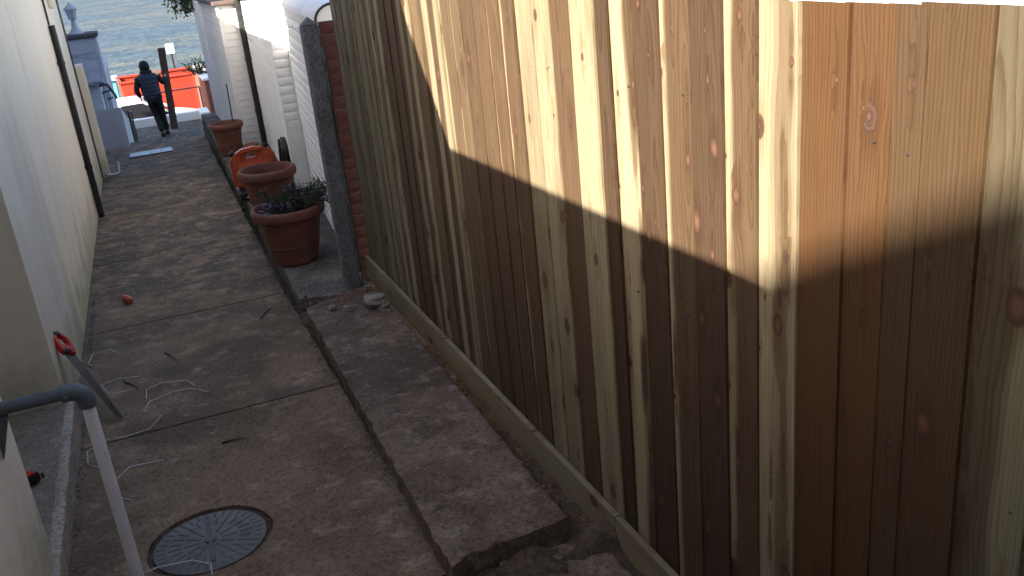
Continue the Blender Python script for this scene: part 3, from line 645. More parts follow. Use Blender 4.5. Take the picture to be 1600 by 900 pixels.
# concrete post
cp = thing('concrete_post', 'grey concrete fence post with pointed top at the end of the fence', 'post', (0.992, 5.60, -0.262))
b = B(); W2, D2, Hh = 0.050, 0.045, 1.672
box(b, (-W2, -D2, -0.3), (W2, D2, Hh), 0.010, 1); obj('shaft', b, 'post', cp)
b = B(); v = [b.verts.new(p) for p in ((-W2 + .004, -D2 + .004, Hh + .001), (W2 - .004, -D2 + .004, Hh + .001), (W2 - .004, D2 - .004, Hh + .001), (-W2 + .004, D2 - .004, Hh + .001), (0, 0, Hh + 0.045))]
for f in ((0, 1, 4), (1, 2, 4), (2, 3, 4), (3, 0, 4), (3, 2, 1, 0)): b.faces.new([v[k] for k in f])
obj('pointed_top', b, 'post', cp)
b = B(); tube(b, [(0.078, 0.06, -0.1), (0.083, 0.07, 0.5), (0.073, 0.075, 1.1), (0.086, 0.08, 1.5)], 0.006, 6); obj('cable', b, 'post', cp)

# ================================================================ WHITE BRICK WALL
ww = thing('white_brick_wall', 'white painted brick wall with piers behind the terracotta pots', 'wall', (0, 0, 0))
WT = 1.40
secs = [((1.088, 5.86), (1.277, 8.40)), ((1.277, 8.40), (1.142, 8.40)), ((1.142, 8.40), (1.30, 11.45)), ((1.30, 11.45), (1.03, 11.45)), ((1.03, 11.45), (1.056, 14.1))]
def top_of(y): return 1.40 if y < 8.41 else (1.50 if y < 11.44 else 1.33)
# body: a run of mortar-and-paint backing set 5 mm behind the brick faces
def body(p0, p1, z1, th=0.22):
    b = B(); prism(b, [(p0[0] + .011, p0[1]), (p1[0] + .011, p1[1]), (p1[0] + th, p1[1]), (p0[0] + th, p0[1])], 'z', -1.0, z1); return b
obj('backing', body(secs[0][0], (secs[0][1][0], 8.46), 1.40), 'white', ww)
obj('backing', body((1.142, 8.405), (1.30, 11.46), 1.50, 0.30), 'white', ww)
obj('backing', body((1.03, 11.461), (1.056, 14.1), 1.33, 0.42), 'white', ww)
b = B(); box(b, (1.03, 14.101, -1.0), (1.45, 15.1, 1.42), 0.02); obj('rendered_pier', b, 'white', ww)
b = B(); box(b, (0.99, 11.40, 1.332), (1.50, 14.1, 1.375), 0.008); obj('coping', b, 'mortar', ww)
b = B(); box(b, (1.08, 8.40, 1.502), (1.66, 11.5, 1.55), 0.008); obj('coping', b, 'white', ww)
# half-round coping over the near run
b = B(); n = 14; (ax, ay), (bx_, by_) = (1.088, 5.86), (1.277, 8.395)
r1 = []; r2 = []
for k in range(n + 1):
    a = math.pi * k / n; dx = 0.112 - 0.128 * math.cos(a); dz = 0.105 * math.sin(a)
    r1.append(b.verts.new((ax + dx, ay - 0.01, 1.402 + dz))); r2.append(b.verts.new((bx_ + dx, by_, 1.402 + dz)))
for k in range(n): b.faces.new((r1[k], r1[k + 1], r2[k + 1], r2[k]))
b.faces.new(r1); b.faces.new(r2[::-1]); b.faces.new((r1[0], r2[0], r2[-1], r1[-1])); obj('round_coping', b, 'white', ww, 40)
b = B(); tube(b, [(ax + 0.112 - 0.118 * math.cos(math.pi * k / 12), ay - 0.014, 1.404 + 0.096 * math.sin(math.pi * k / 12)) for k in range(13)], 0.008, 6); obj('edge_trim', b, 'blackpipe', ww)
# bricks
def brick_mesh(L, D, Hh, name, seed):
    b = B(); box(b, (0, 0, 0), (L, D, Hh), 0.007, 2)
    for v in b.verts: v.co += Vector((nz(v.co.x + seed, v.co.z, 1, 25), nz(v.co.x + seed, v.co.z, 5, 25) * 0.7, nz(v.co.x + seed, v.co.z, 9, 25))) * 0.0022
    me = bpy.data.meshes.new(name); bmesh.ops.recalc_face_normals(b, faces=b.faces[:]); b.to_mesh(me); b.free()
    for p in me.polygons: p.use_smooth = True
    me.set_sharp_from_angle(angle=R(50)); return me
CH = 0.077
full = [brick_mesh(0.218, 0.02, 0.068, 'brick', k * 7.0) for k in range(3)]; half = [brick_mesh(0.106, 0.02, 0.068, 'brick', 40 + k * 7.0) for k in range(2)]
for me in full + half: me.materials.append(M['white'])
red = [brick_mesh(0.205, 0.03, 0.071, 'brick', 80 + k * 7.0) for k in range(3)]
for me in red: me.materials.append(M['brick'])
cand = []
for si, (p0, p1) in enumerate(secs):
    p0 = Vector(p0); p1 = Vector(p1); L = (p1 - p0).length; d = (p1 - p0).normalized(); ang = math.atan2(d.y, d.x)
    zt = top_of(min(p0.y, p1.y) + 0.02 if si != 1 else 8.42); nr = int((zt + 0.30) / CH)
    for r in range(nr):
        z = zt - (r + 1) * CH + 0.004; s = 0.004; odd = r % 2
        if odd and L > 0.4: s = -0.110
        while s < L - 0.05:
            a = max(s, 0.003); e = min(s + 0.218, L - 0.003); ln_ = e - a
            if ln_ > 0.05: cand.append((p0 + d * a, ang, z, ln_))
            s += 0.226
cand.sort(key=lambda q: q[0].y)
endb = B(); nper = 0
# exposed red end of the wall
b = B(); box(b, (1.098, 5.846, -0.9), (1.304, 5.858, 1.40)); obj('mortar_face', b, 'mortar', ww)
for r in range(22):
    c = bpy.data.objects.new('brick', red[r % 3]); C.objects.link(c); c.parent = ww; nper += 1
    c['label'] = 'bare red brick'
    c.location = (1.100 + rnd(-0.004, 0.006), 5.836 + rnd(-0.003, 0.003), 1.40 - (r + 1) * CH + 0.004); c.rotation_euler = (0, 0, rnd(-0.02, 0.02))
for (p, ang, z, ln_) in cand:
    if nper < 300:
        me = random.choice(full if ln_ > 0.16 else half)
        c = bpy.data.objects.new('brick', me); C.objects.link(c); c.parent = ww; nper += 1
        base = 0.218 if ln_ > 0.16 else 0.106
        c.location = (p.x, p.y, z); c.rotation_euler = (rnd(-0.008, 0.008), 0, ang + rnd(-0.006, 0.006)); c.scale = (ln_ / base, -1, 1)
        # the brick body goes into the wall (to the right of the run)
        off = Vector((-d.y, d.x)) if False else None
    else:
        t = Matrix.Translation((p.x, p.y, z)) @ Matrix.Rotation(ang, 4, 'Z')
        n0 = len(endb.verts); vv = box(endb, (0, -0.02, 0), (ln_, 0.0, 0.068)); j = rnd(-0.002, 0.002)
        for v in vv: v.co = t @ (v.co + Vector((0, j, 0)))
stuff(obj('far_brickwork', endb, 'white', ww))
# black downpipe in the corner of the white wall
wp = thing('black_downpipe', 'black downpipe on the white brick wall above the orange can', 'pipe', (1.262, 11.38, -0.30))
b = B(); tube(b, [(0, 0, 0), (0, 0, 1.72)], 0.033, 12); obj('pipe', b, 'blackpipe', wp, 40)
for z in (0.4, 1.0, 1.6):
    b = B(); tube(b, [(0, 0, z), (0, 0, z + 0.035)], 0.039, 12); obj('collar', b, 'blackpipe', wp, 40)

# ================================================================ POTS AND CAN
def pot(name, label, loc, rt, rb, h, tilt=(0, 0, 0), soil=0.8):
    t = thing(name, label, 'plant pot', loc, 'terracotta pots along the white wall', tilt)
    lip = 0.07 * h / 0.4; s = (rt - rb) / h
    def rr(z): return rb + (rt - 0.022 - rb) * z / h
    b = B(); lathe(b, [(0, 0), (rb - 0.01, 0), (rb, 0.01), (rr(0.30 * h), 0.30 * h), (rr(0.31 * h) + 0.004, 0.31 * h), (rr(0.335 * h) + 0.004, 0.335 * h), (rr(0.345 * h), 0.345 * h),
                       (rr(h - lip - 0.035), h - lip - 0.035), (rr(h - lip - 0.03) + 0.006, h - lip - 0.03), (rr(h - lip - 0.012) + 0.007, h - lip - 0.012), (rr(h - lip - 0.002), h - lip - 0.002)], 40); obj('body', b, 'terra', t, 30)
    b = B(); lathe(b, [(rr(h - lip) - 0.004, h - lip), (rt - 0.004, h - lip + 0.004), (rt, h - lip + 0.015), (rt, h - 0.018), (rt - 0.010, h - 0.003), (rt - 0.024, h), (rt - 0.034, h - 0.010), (rt - 0.040, h - lip), (rb * 0.9 + 0.02, h * 0.25)], 40); obj('rim', b, 'terra', t, 50)
    b = B(); rs = rb + (rt - rb) * soil - 0.025
    grid_r = [(rs * k / 5) for k in range(5, -1, -1)]; lathe(b, [(r, h * soil + 0.008 * math.sin(r * 90)) for r in grid_r], 24)
    for v in b.verts: v.co.z += 0.010 * nz(v.co.x, v.co.y, 3, 25)
    obj('soil', b, 'soil', t, 60); return t
def gz(x, y): return fslab(x, y) + 0.008
p1 = pot('terracotta_pot', 'large terracotta pot with trailing grey green plant, nearest the concrete post', (0.772, 6.36, gz(.77, 6.36)), 0.252, 0.155, 0.40, (0, 0, 0), 0.86)
p2 = pot('terracotta_pot', 'large empty terracotta pot between the planted pot and the orange can', (0.83, 7.72, gz(.83, 7.7)), 0.236, 0.150, 0.42, (0, 0, 0), 0.60)
p4 = pot('terracotta_pot', 'terracotta pot with bare soil and a thin cane, farthest from the fence', (0.845, 11.12, gz(.85, 11.1)), 0.192, 0.125, 0.37, (0, 0, 0), 0.88)
p5 = pot('terracotta_pot', 'small terracotta pot tucked behind the orange can beside the far pot', (1.05, 10.72, gz(1.0, 10.7)), 0.085, 0.06, 0.15, (0, 0, 0), 0.8)
b = B(); tube(b, [(0.93, 11.15, 0.05), (0.945, 11.17, 0.5)], 0.007, 6); tag(obj('cane', b, 'twig', None, 40), 'thin grey cane standing upright in the far terracotta pot', 'cane')
# trailing plant in the near pot
ct = Vector((0.80, 6.36, gz(.77, 6.36) + 0.37))
pt = thing('trailing_plant', 'trailing grey green plant with small blue flowers in the near pot', 'plant', tuple(ct))
stems = []
b = B()
for k in range(70):
    a = rnd(-1.2, 1.2) if k < 52 else rnd(0, 6.28); L = rnd(0.12, 0.34) if abs(a) < 1.3 else rnd(0.08, 0.2)
    if k > 52: L *= 0.6
    h = rnd(0.04, 0.13); d_ = Vector((math.cos(a), math.sin(a) * 0.8, 0)); s0 = Vector((rnd(-.16, .16), rnd(-.14, .14), 0))
    pts = [s0 + d_ * L * t + Vector((0, 0, h * math.sin(t * 2.3) * 1.2 - 0.16 * max(0, t - 0.55) * L / 0.3)) for t in (0, .25, .5, .75, 1)]
    stems.append(pts); tube(b, pts, [0.003, .0026, .0022, .0018, .0012], 4, False)
obj('stems', b, 'twig', pt)
b = B()
def lf():
    s = random.choice(stems); i = random.randrange(1, 5); t = random.random(); p = s[i - 1].lerp(s[i], t)
    return p + Vector((rnd(-.02, .02), rnd(-.02, .02), rnd(-.02, .025))), (s[i] - s[i - 1]).normalized()
leaves(b, lf, 3000, 0.022, 0.5, 0.1); stuff(obj('foliage', b, 'leafgrey', pt))
b = B()
for k in range(46):
    s = random.choice(stems[:]); p = s[random.choice((2, 3))]; p = Vector((-0.14 + rnd(-.1, .12), -0.10 + rnd(-.07, .08), 0.03 + rnd(0, 0.05))) if k < 30 else p + Vector((0, 0, .02))
    for q in range(4):
        a = q * 1.57 + rnd(0, 1); rock(b, p + Vector((0.006 * math.cos(a), 0.006 * math.sin(a), 0)), 0.006, (1, 1, 0.6), q, 1)
stuff(obj('flowers', b, 'flower', pt))
# shallow black tray, orange can on it
tr = thing('black_tray', 'low black plastic tray with white flecks under the orange can', 'tray', (0.84, 8.72, gz(.84, 8.7)))
b = B(); box(b, (-0.20, -0.19, 0), (0.20, 0.12, 0.075), 0.012, 2); obj('tray', b, 'black', tr, 40)
for k in range(9):
    b = B(); rock(b, (rnd(-.18, .1), -0.192, rnd(.015, .06)), rnd(0.008, 0.02), (1, .15, .6), k, 1); obj('fleck', b, 'whitewire', tr)
jc = thing('orange_fuel_can', 'orange plastic jerry can with moulded handle behind the empty pot', 'jerry can', (0.835, 8.74, gz(.84, 8.7) + 0.077), None, (R(-4), 0, R(-3)))
b = B()
# front outline with a handle hole, extruded
outl = [(-0.195, 0.0), (0.195, 0.0), (0.205, 0.03), (0.205, 0.26), (0.19, 0.30), (0.12, 0.345), (0.02, 0.362), (-0.09, 0.350), (-0.17, 0.305), (-0.205, 0.25), (-0.205, 0.03)]
hole = [(-0.085, 0.262), (0.055, 0.274), (0.062, 0.322), (-0.072, 0.308)]
def loop(pts, y): 
    vv = [b.verts.new((x, y, z)) for x, z in pts]; return [b.edges.new((vv[k], vv[(k + 1) % len(vv)])) for k in range(len(vv))]
e_ = loop(outl, -0.08) + loop(hole, -0.08); bmesh.ops.triangle_fill(b, edges=e_, use_beauty=True)
ex_ = bmesh.ops.extrude_face_region(b, geom=b.faces[:])
for v in ex_['geom']:
    if isinstance(v, bmesh.types.BMVert): v.co.y += 0.16
bmesh.ops.recalc_face_normals(b, faces=b.faces[:])
ed = [e for e in b.edges if len(e.link_faces) == 2 and e.calc_face_angle(0) > 1.0]
bmesh.ops.bevel(b, geom=ed, offset=0.026, segments=4, affect='EDGES'); obj('tank', b, 'orange', jc, 50)
for (x0, x1, z0, z1) in ((-0.15, 0.15, 0.04, 0.23),):
    b = B(); box(b, (x0, -0.087, z0), (x1, -0.078, z1), 0.006, 2); obj('panel', b, 'orange', jc, 40)
for (x, z, a) in ((-0.165, 0.315, 0.75), (0.125, 0.352, -0.40)):
    b = B(); tube(b, [(x, 0, z - 0.01), (x - math.sin(a) * 0.03, 0, z + math.cos(a) * 0.022)], 0.026, 14); obj('cap', b, 'black', jc, 40)
# black ribbed thing leaning on the wall
bt = thing('black_ribbed_panel', 'black ribbed plastic panel with rounded top leaning on the white wall', 'panel', (1.105, 8.75, gz(1.1, 8.75)), None, (0, R(5), R(-8)))
pr = [(0.17 * math.cos(t), 0.36 + 0.12 * math.sin(t)) for t in (math.pi * k / 14 for k in range(15))]
b = B(); prism(b, [(-0.17, 0.0)] + pr[::-1] + [(0.17, 0.0)], 'x', -0.03, 0.02); obj('panel', b, 'black', bt)
for k in range(6):
    b = B(); y_ = -0.14 + k * 0.056; box(b, (-0.055, y_ - 0.008, 0.03), (-0.031, y_ + 0.008, 0.36 + 0.10 * math.sqrt(max(0.05, 1 - (y_ / .17) ** 2))), 0.004); obj('rib', b, 'black', bt)
# moss and weeds at the foot of the planting slab
b = B()
def mf():
    y = rnd(7.6, 13.5); x = path_r(y) + rnd(-0.01, 0.05); return Vector((x, y, pz(y) + rnd(0.0, 0.10))), Vector((-0.5, 0, 0.6))
leaves(b, mf, 1500, 0.022, 0.5, 0.0); stuff(obj('weeds', b, 'moss'), 'small green weeds and moss along the kerb below the pots', 'weeds')

# ================================================================ FOREGROUND THINGS
# manhole cover
mh = thing('manhole_cover', 'round grey inspection cover with radial ribs set in the path', 'manhole cover', (MH[0], MH[1], pz(MH[1])), None, (math.atan(SL), 0, 0))
b = B(); lathe(b, [(0, -0.004), (MR - 0.004, -0.004), (MR, -0.007), (MR, -0.04), (0, -0.041)], 56); obj('plate', b, 'ironpale', mh, 40)
b = B(); lathe(b, [(MR + 0.001, -0.016), (MR + 0.018, -0.010), (MR + 0.05, -0.022)], 56)
for v in b.verts: v.co.z += 0.006 * nz(v.co.x, v.co.y, 0, 30)
obj('dirt_ring', b, 'dirt', mh, 60)
ribs = []
for ring_, (ra, rb_, n) in enumerate(((0.040, 0.095, 12), (0.105, 0.150, 24), (0.158, 0.190, 36))):
    b = B(); box(b, (ra, -0.0045, -0.0045), (rb_, 0.0045, -0.0018), 0.001); src = obj('rib', b, 'iron', mh)
    for k in range(1, n):
        c = inst(src, 'rib', (0, 0, 0), mh, (0, 0, 2 * math.pi * k / n))
b = B(); lathe(b, [(0, 0.002), (0.020, 0.002), (0.022, 0.0), (0.022, -0.005)], 24); obj('boss', b, 'iron', mh, 40)
b = B(); box(b, (-0.007, -0.15, -0.0042), (0.007, 0.15, 0.0022), 0.0012); obj('bar', b, 'iron', mh)
# rail: grey tube from the wall, elbow and white post
hrail = thing('barrier_rail', 'grey tube rail with elbow and chipped white post at the left wall', 'rail', (-0.350, 2.86, pz(2.86)))
zr_ = 0.638 - pz(2.86); rx = -0.262
g = NG('chipped_white_paint'); pw = g.coord(); ch = g.smooth(g.noise(pw, 46, 4, 0.7), 0.665, 0.70)
ch2 = g.smooth(g.noise(pw, 9, 4, 0.6), 0.4, 0.7)
M['chipped'] = g.done(g.mix(ch, g.mix(ch2, (0.86, 0.86, 0.86), (0.74, 0.74, 0.74)), (0.10, 0.075, 0.06)), 0.5, g.bump(ch, -0.4, 0.003))
b = B(); tube(b, [(0, 0, -0.02), (0, 0, zr_ - 0.035)], 0.0195, 18); obj('post', b, 'chipped', hrail, 40)
b = B(); tube(b, [(-0.045, 0, zr_), (rx, 0.0, zr_)], 0.0205, 18); obj('tube', b, 'galv', hrail, 40)
b = B(); pts = [(-0.062, 0, zr_), (-0.040, 0, zr_), (-0.022, 0, zr_ - 0.004), (-0.007, 0, zr_ - 0.016), (0.0, 0, zr_ - 0.034), (0, 0, zr_ - 0.058)]
tube(b, pts, [0.027, 0.027, 0.0275, 0.0275, 0.027, 0.027], 18); obj('elbow', b, 'galv', hrail, 40)
for (p, dr) in (((-0.050, -0.024, zr_ - 0.008), (0, -1, -.3)), ((0.002, -0.024, zr_ - 0.044), (0, -1, 0))):
    b = B(); p = Vector(p); dr = Vector(dr).normalized(); tube(b, [p, p + dr * 0.008], 0.0085, 12); obj('grub_screw', b, 'galv', hrail, 40)
b = B(); tube(b, [(rx + 0.012, 0, zr_), (rx - 0.002, 0, zr_)], 0.045, 18); tube(b, [(rx + 0.012, 0, zr_), (rx + 0.035, 0, zr_)], 0.027, 18); obj('flange', b, 'galv', hrail, 40)
b = B(); prism(b, [(rx + 0.003, zr_ - 0.03), (rx + 0.05, zr_ - 0.022), (rx + 0.003, zr_ - 0.16)], 'y', -0.012, 0.012); obj('gusset', b, 'galv', hrail)
# hand saw
def frame_to(name, p, xdir, nrm, label, cat):
    X_ = Vector(xdir).normalized(); Z_ = Vector(nrm); Z_ = (Z_ - X_ * Z_.dot(X_)).normalized(); Y_ = Z_.cross(X_)
    t = thing(name, label, cat); t.matrix_world = Matrix(((X_.x, Y_.x, Z_.x, p[0]), (X_.y, Y_.y, Z_.y, p[1]), (X_.z, Y_.z, Z_.z, p[2]), (0, 0, 0, 1))); return t
tip = Vector((-0.42, 4.434, pz(4.434) + 0.012)); hc = Vector((-0.622, 4.72, 0.140)); ax = hc - tip
saw = frame_to('hand_saw', tip, ax, (0.88, -0.38, 0.36), 'hand saw with red and black handle leaning on the cream wall', 'saw')
Ls = ax.length
b = B(); bl = [(0, -0.018), (Ls - 0.06, -0.050), (Ls - 0.045, 0.022), (0.02, 0.022), (0, 0.012)]
teeth = []
nt = 60
for k in range(nt):
    t = k / nt; x_ = t * (Ls - 0.06); y_ = -0.018 - 0.032 * t; teeth += [(x_, y_), (x_ + (Ls - .06) / nt * 0.5, y_ - 0.005)]
prism(b, [(p[0], p[1]) for p in teeth] + [(Ls - 0.06, -0.050), (Ls - 0.045, 0.022), (0.02, 0.022), (0, 0.012)], 'z', -0.0006, 0.0006); obj('blade', b, 'steel', saw)
def plate(b, outer, hole, z0, z1, bev):
    def lp(pts):
        vv = [b.verts.new((x, y, z0)) for x, y in pts]; return [b.edges.new((vv[k], vv[(k + 1) % len(vv)])) for k in range(len(vv))]
    e = lp(outer) + (lp(hole) if hole else []); bmesh.ops.triangle_fill(b, edges=e, use_beauty=True)
    ex = bmesh.ops.extrude_face_region(b, geom=b.faces[:])
    for v in ex['geom']:
        if isinstance(v, bmesh.types.BMVert): v.co.z += z1 - z0
    bmesh.ops.recalc_face_normals(b, faces=b.faces[:])
    ed = [e for e in b.edges if len(e.link_faces) == 2 and e.calc_face_angle(0) > 1.0]
    bmesh.ops.bevel(b, geom=ed, offset=bev, segments=2, affect='EDGES')
b = B(); plate(b, [(Ls - 0.075, -0.050), (Ls - 0.055, 0.026), (Ls - 0.02, 0.034), (Ls + 0.045, 0.026), (Ls + 0.075, 0.008), (Ls + 0.078, -0.030), (Ls + 0.055, -0.070), (Ls + 0.02, -0.080), (Ls - 0.03, -0.070)],
      [(Ls - 0.018, -0.038), (Ls - 0.008, -0.002), (Ls + 0.035, -0.004), (Ls + 0.050, -0.022), (Ls + 0.035, -0.052), (Ls + 0.005, -0.056)], -0.013, 0.013, 0.005); obj('handle', b, 'red', saw, 50)
b = B(); box(b, (Ls + 0.046, -0.050, -0.0145), (Ls + 0.079, 0.010, 0.0145), 0.008, 2); obj('grip', b, 'black', saw, 50)
b = B(); box(b, (Ls - 0.062, -0.030, -0.0142), (Ls - 0.030, 0.018, 0.0142), 0.004, 1); obj('bolster', b, 'black', saw, 50)
# tape measure
tm = thing('tape_measure', 'red and black tape measure on the doorway platform', 'tape measure', (-0.742, 3.73, -0.058), None, (0, 0, R(35)))
b = B(); pr = [(-0.038, 0), (0.038, 0), (0.042, 0.02), (0.036, 0.046), (0.012, 0.062), (-0.020, 0.062), (-0.040, 0.046), (-0.043, 0.015)]
b.free(); b = B(); prism(b, [(p[0], p[1] - 0.03) for p in pr], 'z', 0.0, 0.040); bmesh.ops.bevel(b, geom=b.edges[:], offset=0.005, segments=2, affect='EDGES'); obj('case', b, 'black', tm, 40)
b = B(); prism(b, [(p[0] * 0.72, (p[1] - 0.03) * 0.72) for p in pr], 'z', 0.041, 0.0435); obj('badge', b, 'red', tm)
b = B(); box(b, (0.042, -0.028, 0.008), (0.050, -0.026, 0.030)); box(b, (0.048, -0.036, 0.008), (0.050, -0.026, 0.030)); obj('hook', b, 'steel', tm)
# orange handle on the path
oh = thing('orange_tool_handle', 'small orange plastic tool handle lying on the mossy path', 'handle', (-0.378, 6.52, pz(6.52) + 0.026), None, (0, 0, R(-72)))
b = B(); prof = [(0.0, -0.075), (0.016, -0.072), (0.020, -0.05), (0.023, -0.02), (0.026, 0.02), (0.024, 0.05), (0.018, 0.066), (0.0, 0.07)]
lathe(b, prof, 16); bmesh.ops.rotate(b, verts=b.verts[:], cent=(0, 0, 0), matrix=Matrix.Rotation(R(90), 3, 'Y')); obj('grip', b, 'orange', oh, 50)
b = B(); lathe(b, [(0, -0.092), (0.011, -0.092), (0.013, -0.074), (0, -0.0735)], 14); bmesh.ops.rotate(b, verts=b.verts[:], cent=(0, 0, 0), matrix=Matrix.Rotation(R(90), 3, 'Y')); obj('ferrule', b, 'red', oh, 50)
# bent white wires
wires = {
 'bent white wire hooked shape, farthest up the path of the white wires': [(-0.531, 5.29), (-0.597, 5.362), (-0.573, 5.513), (-0.479, 5.523), (-0.405, 5.408)],
 'hooked white wire just beyond the saw blade': [(-0.328, 4.982), (-0.448, 5.02), (-0.518, 4.953), (-0.481, 4.814), (-0.381, 4.806)],
 'white wire with short upturned end, upper of two lying side by side mid path': [(-0.3, 4.629), (-0.297, 4.736), (-0.22, 4.793), (-0.095, 4.721), (-0.061, 4.64)],
 'white wire with bent tail, lower of two lying side by side mid path': [(-0.313, 4.456), (-0.287, 4.549), (-0.17, 4.616), (-0.082, 4.617), (-0.002, 4.504)],
 'long white wire lying across the path joint behind the white post': [(-0.242, 4.357), (-0.237, 4.329), (-0.295, 4.236), (-0.408, 4.208), (-0.472, 4.215), (-0.523, 4.185), (-0.563, 4.149), (-0.556, 4.009), (-0.497, 3.931)],
 'white wire with one kink just right of the white post': [(-0.249, 3.857), (-0.385, 3.863), (-0.437, 3.797)],
 'very short white wire stub beside the white post': [(-0.421, 3.611), (-0.38, 3.562)],
 'white wire bent over the near edge of the inspection cover': [(-0.363, 2.993), (-0.299, 3.001), (-0.183, 2.969), (-0.127, 2.905), (-0.128, 2.847)]}
for lab, pts in wires.items():
    b = B(); tube(b, [(x, y, pz(y) + (0.004 if k in (0, len(pts) - 1) else rnd(0.004, 0.016))) for k, (x, y) in enumerate(pts)], 0.0023, 6)
    tag(obj('white_wire', b, 'whitewire'), lab, 'wire', 'bent white wires on the path')
twigs = {'thin dark twig beside the hooked white wire near the saw': [(-0.406, 4.95), (-0.37, 4.885), (-0.334, 4.791)], 'curved dark twig on the stained middle of the path': [(-0.184, 5.274), (-0.153, 5.182), (-0.124, 5.071)],
         'dark straight twig below the second path joint': [(0.001, 3.872), (0.05, 3.866), (0.099, 3.848)], 'dark twig on the path near the end of the broken slab': [(0.384, 5.493), (0.433, 5.594), (0.487, 5.665)]}
for lab, pts in twigs.items():
    b = B(); tube(b, [(x, y, pz(y) + 0.004 + 0.003 * k) for k, (x, y) in enumerate(pts)], [0.0045, 0.0035, 0.002], 6); tag(obj('twig', b, 'twig'), lab, 'twig', 'twigs on the path')
# lumps of concrete
lumps = [('concrete_lump', 'large pale concrete lump on the broken slab by the fence foot', (1.005, 4.97, 0.035), 0.070, (1.1, 0.9, 0.62)),
         ('stone', 'small pale stone on the far end of the broken slab, left one', (0.765, 5.10, 0.013), 0.024, (1, .9, .6)), ('stone', 'small flat pale stone on the broken slab, middle one', (0.845, 5.03, 0.014), 0.030, (1.2, .8, .5)),
         ('stone', 'white chip of stone in the trench beside the gravel board', (1.085, 3.86, -0.07), 0.018, (.8, .8, 1.3)), ('stone', 'tiny stone against the foot of the brick end', (1.03, 5.32, 0.02), 0.022, (1, 1, .7)),
         ('stone', 'dark stone lying on the path left edge below the platform', (-0.585, 3.02, -0.09), 0.022, (1, 1, .7))]
for k, (nm, lab, p, r, sq) in enumerate(lumps):
    b = B(); rock(b, (p[0], p[1], pz(p[1]) + 0.086 + p[2]), r, sq, k * 3.3, 3); tag(obj(nm, b, 'stone', None, 35), lab, 'stone')

# ================================================================ FAR END
lw = thing('low_white_wall', 'low white painted wall across the landing beyond the person', 'wall')
b = B(); box(b, (-0.25, 24.70, -2.9), (1.30, 24.92, -1.63), 0.012); obj('wall', b, 'white', lw)
b = B(); box(b, (1.302, 24.05, -2.2), (1.52, 24.95, -1.60), 0.012); obj('end_pier', b, 'white', lw)
rw = thing('red_brown_wall', 'red brown rendered wall with pale coping right of the orange skip', 'wall')
b = B(); box(b, (1.62, 25.3, -3.0), (1.95, 29.2, -1.0), 0.01); obj('wall', b, 'rust', rw)
b = B(); box(b, (1.58, 25.28, -0.998), (1.99, 29.22, -0.93), 0.01); obj('coping', b, 'white', rw)
hr2 = thing('landing_handrail', 'thin grey metal handrail with post on the landing in front of the skip', 'handrail')
b = B(); tube(b, [(0.30, 25.05, -1.10), (1.44, 25.0, -1.085), (1.47, 25.0, -1.12)], 0.018, 8); obj('rail', b, 'galv', hr2, 40)
for x in (0.30, 1.45):
    b = B(); tube(b, [(x, 25.03, -2.95), (x, 25.03, -1.10)], 0.018, 8); obj('post', b, 'galv', hr2, 40)
# spiky shrub on the wall and overhanging shrub
sh = thing('spiky_shrub', 'dry spiky shrub growing over the red brown wall', 'shrub', (1.66, 26.6, -0.93))
b = B(); sp = []
for k in range(70):
    a = rnd(0, 6.28); e_ = rnd(0.35, 1.3); L = rnd(0.2, 0.5); d_ = Vector((math.cos(a) * math.cos(e_), math.sin(a) * math.cos(e_), math.sin(e_)))
    o_ = Vector((rnd(-.2, .2), rnd(-.4, .4), 0)); tube(b, [o_, o_ + d_ * L * .6, o_ + d_ * L], [0.008, 0.005, 0.002], 4, False); sp.append((o_, d_, L))
obj('stems', b, 'twig', sh)
b = B()
def sf():
    o_, d_, L = random.choice(sp); return o_ + d_ * L * rnd(.3, 1), d_
leaves(b, sf, 900, 0.07, 0.25, 0.1); stuff(obj('foliage', b, 'leaf', sh))
sh = thing('overhanging_shrub', 'dark leafy shrub overhanging the far top of the white wall', 'shrub', (1.25, 15.6, -0.7))
b = B(); tube(b, [(0, 0, 0), (0.03, 0, 1.0), (0, -0.1, 1.9), (-0.1, -0.3, 2.3)], [0.05, 0.045, 0.035, 0.02], 8)
br = []
for k in range(26):
    a = rnd(0, 6.28); p0 = Vector((0, -0.1, 1.9)); p1_ = p0 + Vector((math.cos(a) * rnd(.15, .42) - 0.08, math.sin(a) * rnd(.15, .5) - 0.2, rnd(0.05, 0.7))); br.append(p1_); tube(b, [p0, p0.lerp(p1_, .5) + Vector((0, 0, .06)), p1_], [0.014, .01, .004], 5, False)
obj('trunk', b, 'bark', sh, 60)
b = B()
def of():
    p = random.choice(br); n = Vector((random.gauss(0, 1), random.gauss(0, 1), random.gauss(0, 1))) * 0.085; return p + n, n.normalized()
leaves(b, of, 2600, 0.06, 0.55, 0.15); stuff(obj('crown', b, 'leaf', sh))

